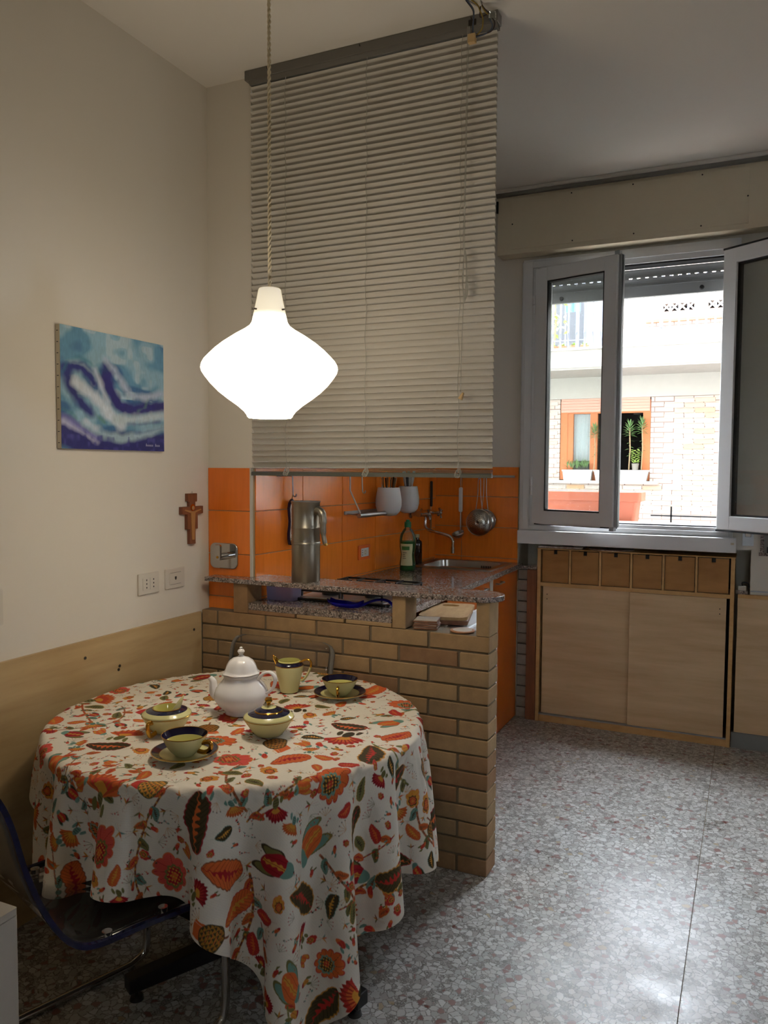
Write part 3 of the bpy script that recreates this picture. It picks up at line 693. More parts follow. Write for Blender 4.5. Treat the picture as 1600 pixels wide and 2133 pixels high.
def sash(name, loc, rz, wd, flip, lab):
    # local x from the hinge, local -y into the room
    s = obj(name, None, W1, loc, (0, 0, rz)); s['label'] = lab
    f = -1 if flip else 1; z0, z1 = 1.290, 2.890; fw = .082
    def bx(b, xa, xb, *r): b.box(min(f*xa, f*xb), max(f*xa, f*xb), *r)
    b = B(); bx(b, 0, fw, -.03, .03, z0, z1); bx(b, wd-fw, wd, -.03, .03, z0, z1); bx(b, fw, wd-fw, -.03, .03, z1-fw, z1); bx(b, fw, wd-fw, -.03, .03, z0, z0+fw)
    b.build('sash_frame', 'window_white', s, bevel=.004)
    b = B(); g = .009
    bx(b, fw, fw+g, -.026, .012, z0+fw, z1-fw); bx(b, wd-fw-g, wd-fw, -.026, .012, z0+fw, z1-fw); bx(b, fw, wd-fw, -.026, .012, z1-fw-g, z1-fw); bx(b, fw, wd-fw, -.026, .012, z0+fw, z0+fw+g)
    b.build('glazing_seal', 'rubber_black', s)
    b = B(); bx(b, fw+.004, wd-fw-.004, -.008, .004, z0+fw+.004, z1-fw-.004); b.build('pane', 'window_glass', s)
    b = B(); bx(b, wd, wd+.016, -.012, .030, z0+.004, z1+.004); bx(b, wd-.02, wd+.010, -.030, .005, z1, z1+.022); bx(b, wd-.02, wd+.008, -.03, .005, z0-.022, z0)
    b.build('edge_profile', 'window_grey', s)
    b = B(); bx(b, wd+.016, wd+.019, -.006, .012, z0, z1); bx(b, -.004, wd+.004, .004, .030, z1, z1+.010); bx(b, -.004, wd+.004, .004, .030, z0-.010, z0); b.build('edge_seal', 'rubber_black', s)
    for hz in (z0+.18, z1-.28):
        B().cyl((-f*.006, -.034, hz), (-f*.006, -.034, hz+.055), .009).cyl((-f*.006, -.034, hz+.06), (-f*.006, -.034, hz+.115), .009).build('hinge', 'window_white', s, smooth=True)
    return s
sash('window_sash', (-1.268, 5.028, 0), math.radians(-17), .55, False, 'half-open casement that hinges beside the orange tiles')
sash('window_sash', (-.170, 5.028, 0), math.radians(146), .55, True, 'casement folded back against the wall beside the metal switch')
# roller shutter, lowered a little
sh = thing('roller_shutter', 'grey roller shutter partly lowered outside the window', 'shutter', (-.72, 5.19, 2.70))
B().box(-.57, .57, -.014, .014, 0, .066).build('bottom_bar', 'window_grey', sh, bevel=.003)
def slatm():
    return B().prism([(-.008, 0), (.004, 0), (.010, .018), (.010, .030), (.004, .046), (-.008, .046), (-.002, .03), (-.002, .018)], -.57, .57, 'yz').mesh('slat', 'window_grey')
sm_ = slatm()
for k in range(6): obj('slat', sm_, sh, (0, 0, .068+.0475*k + (.006 if k > 0 else 0) + (.006 if k > 1 else 0)))
for k in range(24): B().box(-.57+.048*k, -.57+.048*k+.026, -.004, .004, .110, .124).box(-.57+.048*k, -.57+.048*k+.048, -.004, .004, .164, .172).build('slat_link', 'window_grey', sh)
for x in (-.43, .41): B().cyl((x, -.014, .03), (x, -.028, .03), .014, .011).build('stopper', 'rubber_black', sh, smooth=True)
# shutter box under the ceiling, with screwed cover panel and curtain track
sb = thing('shutter_box', 'cream painted shutter box with screwed panel over the window', 'shutter box', (-1.515, 4.95, 2.985))
B().box(0, 2.3, 0, .118, 0, .395).build('body', 'box_cream', sb, bevel=.003)
cp = B().box(.092, 1.452, -.004, .001, .030, .342).build('cover_panel', 'box_cream', sb, bevel=.001)
for x, z in ((.098, .185), (.465, .328), (.825, .328), (1.205, .328), (.475, .042), (.835, .042), (1.205, .042), (1.445, .178)): B().cyl((x, -.0035, z), (x, -.0055, z), .0045, n=10).build('screw', 'dark_screw', cp)
B().box(-.006, .006, -.012, .0, .262, .335).build('end_clip', 'rubber_black', sb)
ct = thing('curtain_track', 'dark grey curtain track fixed under the ceiling along the shutter box', 'track', (-1.52, 4.935, 3.345))
B().box(0, 2.3, -.014, .012, -.004, .016).build('rail', 'rail_grey', ct)
B().box(0, 2.3, -.034, .012, .016, .0335).build('ceiling_strip', 'ceiling_paint', ct)

# ------------------------------------------------------------------ cabinet in the niche
cb = thing('drawer_cabinet', 'birch cabinet with six small drawers and two sliding doors under the window', 'cabinet', (-1.243, 5.03, 0))
CW, CD, CH = 1.164, .26, 1.122
for x in (0, CW-.022): B().box(x, x+.022, 0, CD, 0, CH).build('side_panel', 'birch_frame', cb, bevel=.001)
B().box(.022, CW-.022, .006, CD, .0, .045).build('plinth', 'birch_frame', cb, bevel=.001)
B().box(.022, CW-.022, 0, CD, .884, .908).build('shelf', 'birch_frame', cb, bevel=.001)
B().box(-.004, CW+.004, -.004, CD, CH, CH+.006).build('top', 'birch_frame', cb, bevel=.001)
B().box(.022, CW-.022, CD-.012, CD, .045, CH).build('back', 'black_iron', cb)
B().box(.022, CW-.022, .002, .03, .045, .054).build('track', 'aluminium', cb)
dx0 = .022; dw = (CW-.044)/6
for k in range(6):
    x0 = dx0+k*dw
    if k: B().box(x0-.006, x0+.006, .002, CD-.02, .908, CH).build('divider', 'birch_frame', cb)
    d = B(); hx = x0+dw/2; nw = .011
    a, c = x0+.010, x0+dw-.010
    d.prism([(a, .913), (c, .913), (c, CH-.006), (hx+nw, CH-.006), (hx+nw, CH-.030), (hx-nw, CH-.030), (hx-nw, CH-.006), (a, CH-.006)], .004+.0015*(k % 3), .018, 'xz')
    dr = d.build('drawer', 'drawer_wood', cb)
    B().box(a+.004, c-.004, .019, .022, .916, CH-.012).build('drawer_shade', 'rubber_black', dr)  # black sheet stands in for the shade behind the drawer notch
d1 = B().box(.034, .582, .020, .028, .055, .882).build('sliding_door', 'birch_door', cb, bevel=.001)
d2 = B().box(.578, CW-.040, .002, .013, .055, .882).build('sliding_door', 'birch_door', cb, bevel=.001)
for z in (.80, .83): B().cyl((.062, .020, z), (.062, .018, z), .0035, n=8).build('hole', 'dark_screw', d1)
for z in (.79, .82): B().cyl((CW-.075, .002, z), (CW-.075, .0, z), .0035, n=8).build('hole', 'dark_screw', d2)
tag(B().box(-1.31, -1.247, 5.035, 5.07, 0, .985).build('wooden_post', 'red_wood', bevel=.001), 'reddish wooden board standing beside the birch cabinet', 'board')
cap = tag(B().box(-1.378, -1.248, 5.045, 5.15, .986, 1.006).build('granite_slab', 'granite', bevel=.001), 'small granite slab capping the painted brick stack by the cabinet', 'slab')
pl = thing('brick_stack', 'narrow stack of grey painted bricks between base cabinet and birch cabinet', 'pillar', (-1.345, 5.11, 0))
for k in range(14): obj('brick', brickmesh(.064, .065, .10, 'painted_brick'), pl, (random.uniform(-.002, .002), random.uniform(-.003, .003), .034+k*.0702))
# things on the cabinet top
TZc = CH+.006
tag(B().prism(rrect(-.145, .145, -.085, .10, .015), 0, .014).build('marble_board', 'marble_board', bevel=.003, loc=(-1.105, 5.135, TZc)), 'thick marble board lying on the cabinet under two tin lids', 'board')
tag(B().lathe([(.125, 0), (.14, .004), (.142, .008), (.12, .010), (.001, .006)], 36, cap0=True).build('oval_platter', 'marble_board', smooth=True, loc=(-.80, 5.145, TZc)), 'flat round stone plate lying on the cabinet under the sill', 'plate')
for x, lab in ((-1.137, 'small tin lid on the marble board nearer the brick stack'), (-.995, 'small tin lid on the marble board nearer the round plate')):
    t = thing('tin_lid', lab, 'tin', (x, 5.11, TZc+.014), 0, 'tin lids on the marble board')
    B().lathe([(.034, 0), (.036, .002), (.036, .012), (.034, .014), (.001, .013)], 24, cap0=True).build('lid', 'steel', t, smooth=True)
    B().lathe([(.0365, .004), (.0375, .005), (.0375, .008), (.0365, .009)], 24).build('rim_band', 'aluminium', t, smooth=True)

# ------------------------------------------------------------------ wall by the window, further along
pn = thing('plywood_cladding', 'pale birch plywood panel with top strip on the wall beside the cabinet', 'panel', (-.06, 5.055, .09))
B().box(.0, 1.4, 0, .014, 0, .80).build('board', 'birch_door', pn)
B().box(.0, 1.4, -.008, .014, .80, .822).build('top_strip', 'birch_frame', pn, bevel=.001)
struct(B().box(-.075, 2.69, 5.045, 5.069, 0, .092).build('baseboard_window', 'skirting_grey', bevel=.002))
b = B(); b.box(.006, .9, 5.058, 5.069, .928, .936); tag(b.build('metal_edge_strip', 'aluminium'), 'thin aluminium edge strip above the plywood panel', 'strip')
tag(B().box(-.07, -.008, 5.045, 5.09, .914, .934).build('granite_offcut', 'granite', bevel=.001), 'small granite offcut on the panel beside the cabinet', 'slab')
t = thing('plug_adapter', 'cream plug with black cable lying on the granite offcut', 'plug', (-.037, 5.06, .934))
B().box(-.024, .022, -.012, .014, 0, .026).build('body', 'plate_ivory', t, bevel=.004)
B().tube(smoothpath([(.0, .01, .026), (.0, .02, .045), (.03, .018, .04), (.035, .02, .015)], 5), .004, 8).build('cable', 'rubber_black', t, smooth=True)
t = thing('metal_switch', 'brushed metal wall switch beside the open casement', 'switch', (-.015, 5.069, 1.238))
B().prism(rrect(-.030, .030, -.042, .042, .003), 0, -.008, 'xz').build('cover_plate', 'aluminium', t, bevel=.001)
B().box(-.014, .014, -.012, -.008, .012, .030).build('rocker', 'plate_ivory', t, bevel=.001)
B().box(-.016, .016, -.0095, -.008, .010, .032).build('rocker_gap', 'rubber_black', t)
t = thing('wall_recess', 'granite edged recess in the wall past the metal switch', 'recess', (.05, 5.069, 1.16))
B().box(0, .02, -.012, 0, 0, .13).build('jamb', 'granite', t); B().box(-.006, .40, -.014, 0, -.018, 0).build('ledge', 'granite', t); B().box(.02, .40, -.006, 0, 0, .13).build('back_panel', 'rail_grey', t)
B().box(.035, .40, -.010, -.006, .0, .035).build('shade_strip', 'rubber_black', t)  # black strip paints the shade inside the flat-built recess

# ------------------------------------------------------------------ venetian blind above the bar
vb = thing('venetian_blind', 'large pale grey venetian blind hanging from the ceiling over the brick bar', 'blind', (-1.5, 3.03, 1.60))
BX0, BX1 = -.566, .563
b = B(); b.box(BX0-.018, BX1+.008, -.028, .024, 1.738, 1.779); b.build('headrail', 'rail_grey', vb, bevel=.002)
B().prism([(-.020, 1.738), (.018, 1.738), (.018, 1.722), (-.012, 1.722)], BX0-.002, BX1+.004, 'yz').build('headrail_trim', 'rail_grey', vb)
for x in (-.47, -.02, .46): B().tube([(x, -.022, 1.776), (x+.004, -.030, 1.772), (x+.006, -.030, 1.765)], .002, 6).build('ceiling_hook', 'dark_screw', vb)
B().box(.455, .485, -.031, -.027, 1.740, 1.762).build('cord_lock', 'dark_screw', vb)
b = B(); th = math.radians(47); wS = .0305; pts = []
for i in range(9):
    q = -1+2*i/8; y = q*wS/2*math.cos(th); z = -q*wS/2*math.sin(th); cr = .0032*(1-q*q)
    pts.append((y+cr*math.sin(th), z+cr*math.cos(th)))
G = [[(x, y, z) for y, z in pts] for x in (BX0, BX0+.004, BX1-.004, BX1)]
sl = B().sheet(G).mesh('slat', 'slat_paint', True, 60)
NS = 64; z0 = .036; dz = (1.715-.036)/NS
for k in range(NS):
    o = obj('slat', sl, vb, (0, 0, z0+dz*(k+.5)), (random.uniform(-.02, .02), 0, random.uniform(-.0006, .0006)))
B().prism([(-.013, .0), (.013, .0), (.013, .012), (.010, .018), (-.010, .018), (-.013, .012)], BX0, BX1, 'yz').build('bottom_rail', 'bottom_rail_grey', vb)
for k in range(3): B().box(BX0, BX1, -.014, .013, .0195+k*.0052, .0218+k*.0052).build('stacked_slat', 'bottom_rail_grey', vb)
for x in (-.382, .01, .424):
    for yy in (-.0135, .0135):
        B().tube([(x+.004*math.sin(i*1.7), yy, 0.005+i*.0573) for i in range(31)], .0011, 5).build('ladder_cord', 'cord_grey', vb)
    kb = B()
    for j in range(4): kb.tube([(x+.012*math.cos(a)+.002*j, -.016-.004*math.sin(a*2), .012+.012*math.sin(a)+.004*j) for a in np.linspace(0, 2*PI, 10)[:-1]], .0014, 5, closed=True)
    kb.build('cord_knot', 'cord_grey', vb)
B().tube([(.452, -.03, 1.74), (.448, -.031, 1.2), (.444, -.032, .89)], .0014, 5).tube([(.458, -.03, 1.74), (.452, -.031, 1.2), (.449, -.032, .89)], .0014, 5).build('pull_cord', 'cord_grey', vb)
hk = B()
for j in range(6):
    a0 = j*.5; hk.tube(smoothpath([(.450, -.032, .90), (.456+.006*math.sin(a0), -.036, .84), (.46+.008*math.cos(a0), -.036, .74-.01*j), (.452, -.034, .70+.004*j), (.446-.004*math.sin(a0), -.033, .77), (.450, -.032, .90)], 5), .0013, 5)
hk.build('cord_hank', 'cord_grey', vb)
B().tube([(.449, -.032, .71), (.443, -.032, .55), (.440, -.032, .34)], .0013, 5).build('pull_cord', 'cord_grey', vb)
B().lathe([(.004, .028), (.006, .022), (.010, 0), (.001, 0)], 12).build('tassel', 'terminal_cream', vb, loc=(.439, -.032, .312), rot=(.1, .5, 0), smooth=True)

# ------------------------------------------------------------------ loose electric wires by the blind
wr = thing('wire_bundle', 'loose electric wires with terminal block hanging from the ceiling at the blind end', 'wires', (-1.0, 2.955, 3.38))
def wire(nm, pts, m_, r=.0026):
    B().tube(smoothpath([(x+1.0, dy, z-3.38) for x, dy, z in pts], 5), r, 7).build(nm, m_, wr, smooth=True)
wire('wire', [(-1.016, -.12, 3.384), (-1.019, -.07, 3.376), (-1.007, -.02, 3.362), (-1.003, -.02, 3.335), (-1.006, -.02, 3.3), (-1.008, -.02, 3.262)], 'brown_wire')
wire('wire', [(-1.012, -.125, 3.384), (-1.015, -.075, 3.376), (-1.004, -.024, 3.362), (-1.0, -.024, 3.335), (-1.003, -.024, 3.3), (-1.003, -.02, 3.262)], 'blue_wire')
wire('wire', [(-1.008, -.12, 3.384), (-1.005, -.07, 3.378), (-.988, -.018, 3.373), (-.978, -.018, 3.35), (-.969, -.018, 3.33), (-.966, -.018, 3.309), (-.97, -.018, 3.283), (-.99, -.02, 3.262)], 'yellow_wire')
wire('sheath', [(-.979, -.12, 3.386), (-.978, -.07, 3.384), (-.977, -.016, 3.372)], 'plate_ivory', .006)
wire('wire', [(-.977, -.016, 3.38), (-.978, -.016, 3.355), (-.978, -.016, 3.329), (-.965, -.014, 3.331), (-.945, -.012, 3.337)], 'brown_wire')
wire('wire', [(-.977, -.016, 3.38), (-.961, -.016, 3.355), (-.942, -.014, 3.337)], 'brown_wire')
wire('wire', [(-.977, -.016, 3.38), (-.961, -.016, 3.348), (-.948, -.014, 3.333)], 'yellow_wire')
wire('wire', [(-.942, -.014, 3.317), (-.931, -.018, 3.294), (-.929, -.02, 3.28), (-.941, -.022, 3.265), (-.964, -.022, 3.258), (-.994, -.02, 3.257)], 'blue_wire')
wire('wire', [(-.931, -.014, 3.315), (-.921, -.018, 3.299), (-.921, -.02, 3.281), (-.932, -.022, 3.265), (-.955, -.022, 3.261), (-.994, -.02, 3.261)], 'brown_wire')
B().box(-.022, .008, -.032, -.010, -.143, -.110).build('terminal_block', 'terminal_cream', wr, bevel=.003)
B().box(.058, .082, -.026, -.006, -.070, -.042).build('terminal_block', 'bottle_clear', wr, bevel=.003)

# ------------------------------------------------------------------ pendant lamp
LX, LY, LZ = -1.465, 2.25, 1.802
pd = thing('pendant_lamp', 'glowing white opal glass pendant lamp over the round table', 'lamp', (LX, LY, LZ))
k_ = .001594
rows = [(1548, 44), (1535, 47), (1520, 48), (1480, 54), (1420, 68), (1350, 88), (1280, 106), (1200, 122), (1130, 133), (1080, 139.5), (1040, 141.6), (1000, 140), (960, 135.5), (920, 128), (850, 114), (780, 97), (700, 73.5), (640, 53), (600, 42), (560, 37), (430, 31.5), (300, 26), (232, 23.5), (218, 22)]
prof = [(hw*k_, (1548-cy)/5*k_) for cy, hw in rows]
shade = B().lathe(prof + [(.004, prof[-1][1]+.001)], 40).build('shade', 'opal_glass', pd, smooth=True, ang=80)
for a in (2.1, 4.2+.1, 6.2): B().cyl((.048*math.cos(a), .048*math.sin(a), .352), (.060*math.cos(a), .060*math.sin(a), .352), .003, n=8).build('set_screw', 'dark_screw', pd)
B().lathe([(.056, .022), (.056, .028), (.03, .06), (.02, .09), (.001, .09)], 28, cap0=True).build('bulb', 'bulb_glow', pd, smooth=True)
cd = B(); zt = prof[-1][1]
for ph in (0, PI):
    cd.tube([(.0032*math.cos(ph+i*.62), .0032*math.sin(ph+i*.62), zt + i*(ZC-LZ-zt)/330) for i in range(331)], .0034, 6)
cd.build('twisted_cord', 'cream_cord', pd, smooth=True)
B().lathe([(.05, ZC-LZ), (.05, ZC-LZ-.01), (.015, ZC-LZ-.06), (.004, ZC-LZ-.065)], 24).build('ceiling_cup', 'white_plastic', pd, smooth=True)

# ------------------------------------------------------------------ left wall: plywood, painting, cross, plates
wp = thing('plywood_wainscot', 'yellowish plywood sheet screwed to the wall behind the table', 'panel', (XL+.001, .2, 0))
B().box(0, .014, -1.8, 2.778, 0.0, .963).build('sheet', 'plywood', wp)
for y, z in ((2.263, .898), (2.446, .826), (2.44, .812), (2.922, .888)): B().cyl((.0145, y-.2, z), (.0165, y-.2, z), .006, n=10).build('screw', 'dark_screw', wp)
def paint_canvas(nu, nv):
    u, v = np.meshgrid(np.linspace(0, 1, nu), np.linspace(0, 1, nv), indexing='ij')   # u along, v up
    rng = np.random.default_rng(4)
    def vnoise(f, seed, ax=1.0):
        r = np.random.default_rng(seed); g = r.random((f+3, int(f*ax)+3)); x = u*f; y = v*int(f*ax); i = x.astype(int); j = y.astype(int); fx = x-i; fy = y-j
        fx = fx*fx*(3-2*fx); fy = fy*fy*(3-2*fy)
        return g[i, j]*(1-fx)*(1-fy)+g[i+1, j]*fx*(1-fy)+g[i, j+1]*(1-fx)*fy+g[i+1, j+1]*fx*fy
    n1 = vnoise(6, 1); n2 = vnoise(14, 2); n3 = vnoise(34, 3, .6)
    C = lambda r, g, b: np.array(srgb(r, g, b)[:3])
    img = np.ones(u.shape+(3,))*C(96, 146, 176)
    def lay(mask, col):
        nonlocal img; mask = np.clip(mask, 0, 1)[..., None]; img = img*(1-mask)+col*mask
    wob = (n2-.5)*.10+(n3-.5)*.06
    lay((n1-.45)*4+(n2-.5)*2, C(140, 178, 196)); lay((n1 < .38)*((.38-n1)*8), C(58, 104, 150)); lay(((n2-.62)*6)*(v > .45), C(170, 194, 204))
    def stroke(pts, wid, col, soft=.05):
        d = np.full(u.shape, 9.)
        for (a, b), (c, e) in zip(pts[:-1], pts[1:]):
            t = np.clip(((u-a)*(c-a)+(v-b)*(e-b))/((c-a)**2+(e-b)**2+1e-9), 0, 1)
            d = np.minimum(d, np.hypot(u-a-t*(c-a), v-b-t*(e-b)))
        lay((wid*1.12-(d+wob*(.28 if wid > .01 else 0)))/soft, col)
    stroke([(.0, .17), (.25, .03), (.6, .04), (1, .05)], .13, C(38, 38, 110))
    stroke([(.02, .25), (.12, .2), (.3, .1)], .05, C(120, 120, 180))
    stroke([(.02, .22), (.18, .14), (.3, .06)], .03, C(196, 196, 214))
    stroke([(.42, .70), (.40, .60), (.45, .5), (.52, .40), (.68, .36), (.85, .40), (1., .42)], .072, C(44, 40, 118))
    stroke([(.42, .70), (.36, .68), (.33, .62)], .03, C(28, 62, 110))
    stroke([(.04, .66), (.08, .52), (.14, .42), (.22, .34), (.26, .30)], .062, C(36, 44, 116))
    stroke([(.04, .64), (.10, .68), (.18, .68), (.25, .63), (.29, .56)], .058, C(40, 48, 124))
    stroke([(.02, .62), (.06, .72), (.16, .76), (.26, .73), (.34, .66)], .022, C(60, 128, 150))
    stroke([(.13, .55), (.2, .5), (.3, .44), (.38, .36), (.46, .28), (.54, .22)], .062, C(206, 216, 226))
    stroke([(.30, .68), (.34, .58), (.36, .52), (.42, .42)], .032, C(206, 214, 226))
    stroke([(.10, .70), (.20, .70), (.28, .64), (.31, .58)], .012, C(180, 204, 214))
    stroke([(.50, .26), (.66, .28), (.8, .30), (1., .34)], .055, C(190, 206, 212))
    stroke([(.2, .22), (.35, .14), (.55, .10), (.75, .14), (1, .22)], .05, C(164, 190, 200))
    stroke([(.22, .24), (.3, .18)], .035, C(206, 214, 222))
    stroke([(.62, .24), (.76, .24), (.95, .28)], .022, C(54, 56, 140)); stroke([(.70, .16), (.85, .19), (1, .22)], .022, C(84, 110, 160))
    stroke([(.30, .30), (.36, .25), (.40, .22)], .018, C(96, 140, 104)); stroke([(.72, .36), (.80, .40), (.82, .47)], .016, C(104, 150, 130)); stroke([(.02, .32), (.1, .29), (.14, .25)], .025, C(74, 130, 130))
    stroke([(.40, .78), (.48, .70), (.58, .56), (.66, .49), (.8, .49), (1, .55)], .042, C(178, 190, 208))
    lay(((n3-.6)*5)*(v < .12)*.5, C(70, 70, 140))
    br = vnoise(120, 9, .25); img = img*(.86+.28*(br*.6+n3*.4))[..., None]
    # signature strokes
    x = .80
    for k in range(11):
        if k == 6: x += .02; continue
        stroke([(x, .045), (x+.003, .045+(.022 if k in (0, 7) else .012)), (x+.006, .046)], .0034, C(170, 170, 195), .0025); x += .0135
    return np.clip(img, 0, 1)
def colour_grid(name, P, img, mat, parent=None, loc=(0, 0, 0), smooth=True):
    nu, nv = P.shape[:2]; me = bpy.data.meshes.new(name)
    idx = np.arange(nu*nv).reshape(nu, nv); q = np.stack([idx[:-1, :-1], idx[1:, :-1], idx[1:, 1:], idx[:-1, 1:]], -1).reshape(-1, 4)
    me.vertices.add(nu*nv); me.vertices.foreach_set('co', P.reshape(-1).astype(np.float32))
    me.loops.add(q.size); me.loops.foreach_set('vertex_index', q.reshape(-1).astype(np.int32))
    me.polygons.add(len(q)); me.polygons.foreach_set('loop_start', np.arange(0, q.size, 4, dtype=np.int32))
    if smooth: me.polygons.foreach_set('use_smooth', np.ones(len(q), bool))
    a = me.color_attributes.new('print', 'FLOAT_COLOR', 'POINT'); a.data.foreach_set('color', np.concatenate([img.reshape(-1, 3), np.ones((nu*nv, 1))], 1).reshape(-1).astype(np.float32))
    me.update(calc_edges=True); me.validate(); me.materials.append(M[mat]); return obj(name, me, parent, loc)
pt = thing('canvas_painting', 'unframed oil painting of blue waves and white swan on canvas', 'painting', (XL+.001, 2.158, 1.703))
B().box(0, .022, 0, .562, 0, .454).build('canvas', 'box_cream', pt, bevel=.002)
uu, vv = np.meshgrid(np.linspace(0, .562, 380), np.linspace(0, .454, 310), indexing='ij')
colour_grid('painted_face', np.stack([np.full_like(uu, .0226), uu, vv], -1), paint_canvas(380, 310), 'oil_paint', pt)
for k in range(11): B().box(.006, .014, -.0008, .0002, .02+k*.041, .0225+k*.041).build('staple', 'dark_screw', pt)
cr = thing('wall_crucifix', 'small wooden crucifix with stepped outline and painted figure on the wall', 'crucifix', (XL+.001, 2.917, 1.285))
half = [(.021, 0), (.021, .068), (.038, .068), (.038, .138), (.077, .138), (.077, .172), (.021, .172), (.021, .196), (.034, .196), (.034, .231)]
B().prism([(-y, z) for y, z in half] + [(y, z) for y, z in half[::-1]], 0, .016, 'yz').build('wood_body', 'burnt_umber_wood', cr, bevel=.0015)
B().prism([(y*.90, .004+z*.965) for y, z in half] + [(-y*.90, .004+z*.965) for y, z in half[::-1]], .016, .0168, 'yz').build('painted_panel', 'red_wood', cr)
fg = B(); fg.prism([(-.008, .02), (.008, .02), (.011, .08), (.014, .125), (.016, .150), (-.016, .150), (-.014, .125), (-.011, .08)], .0168, .0205, 'yz')
fg.prism([(-.060, .155), (-.056, .160), (-.014, .152), (-.014, .142)], .0168, .0195, 'yz'); fg.prism([(.060, .155), (.056, .160), (.014, .152), (.014, .142)], .0168, .0195, 'yz')
fg.sphere((.0195, 0, .165), .009, sc=(.5, .9, 1.1)); fg.build('figure', 'figure_paint', cr)
B().prism([(.016*math.cos(a), .167+.016*math.sin(a)) for a in np.linspace(0, 2*PI, 20)[:-1]], .0168, .0176, 'yz').build('halo', 'gold', cr)
B().tube([(.012, -.006, .231), (.014, 0, .240), (.012, .006, .231)], .0012, 6).build('hanging_ring', 'steel', cr)
def plate(name, lab, y, z, cat, parts):
    t = thing(name, lab, cat, (XL, y, z)); B().prism(rrect(-.064, .064, -.045, .045, .004), 0, .009, 'yz').build('cover_plate', 'plate_ivory', t, bevel=.003)
    f_ = B().box(.009, .0105, -.040, .044, -.026, .026).build('module', 'plate_ivory', t, bevel=.0006)
    return t, f_
t, f_ = plate('socket_outlet', 'ivory wall plate with two three-hole sockets above the plywood', 2.634, 1.139, 'socket', 0)
for y in (-.017, .026):
    for z in (-.016, 0, .016): B().box(.0100, .0108, y-.0025, y+.0025, z-.0035, z+.0035).build('hole', 'rubber_black', f_)
B().box(.0100, .0107, .0035, .0045, -.025, .025).build('seam', 'rail_grey', f_)
t, f_ = plate('phone_socket', 'ivory wall plate with single phone jack nearer the crucifix', 2.804, 1.141, 'socket', 0)
B().prism([(-.006, .008), (.006, .008), (.006, -.002), (0, -.009), (-.006, -.002)], .0100, .0108, 'yz').build('jack_hole', 'rubber_black', f_)
B().box(.0100, .0108, -.036, .036, .025, .0265).box(.0100, .0108, -.036, .036, -.0265, -.025).build('groove', 'rail_grey', f_)
t, f_ = plate('blank_plate', 'grey wall plate cut off at the picture edge above the plywood', 1.845, 1.153, 'socket', 0)
t.children[0].scale = (1, .95, 1.4)

# ------------------------------------------------------------------ round table, printed cloth
TX, TY, TR, TT = -1.607, 2.266, .632, .762
tb = thing('round_table', 'round dining table with black pedestal feet under the floral cloth', 'table', (TX, TY, 0))
B().lathe([(.001, .728), (TR-.01, .728), (TR, .733), (TR, .757), (TR-.005, TT), (.001, TT)], 64).build('tabletop', 'white_plastic', tb, smooth=True)
bx_, by_ = .11, -.12
B().cyl((bx_, by_, .06), (bx_*.2, by_*.2, .728), .035, n=20).build('column', 'black_iron', tb, smooth=True)
for az, ln in ((-12, .50), (-119, .40), (61, .40), (168, .42)):
    a = math.radians(az); d = Vector((math.cos(a), math.sin(a), 0)); n_ = Vector((-d.y, d.x, 0)); c0 = Vector((bx_, by_, 0)); b = B()
    V = []
    for s_, zb, zt in ((.0, .045, .11), (ln, .035, .078)):
        for q in (-1, 1):
            for z in (zb, zt): V.append(c0 + d*s_ + n_*(.025*q) + Vector((0, 0, z)))
    b.add(V, [(0, 1, 3, 2), (4, 6, 7, 5), (0, 4, 5, 1), (2, 3, 7, 6), (1, 5, 7, 3), (0, 2, 6, 4)])
    fo = b.build('foot', 'black_iron', tb, bevel=.003); e = c0 + d*(ln-.03)
    B().cyl((e.x, e.y, .012), (e.x, e.y, .04), .007).cyl((e.x, e.y, 0), (e.x, e.y, .013), .022, .018, n=18).build('leveller', 'black_iron', fo, smooth=True)

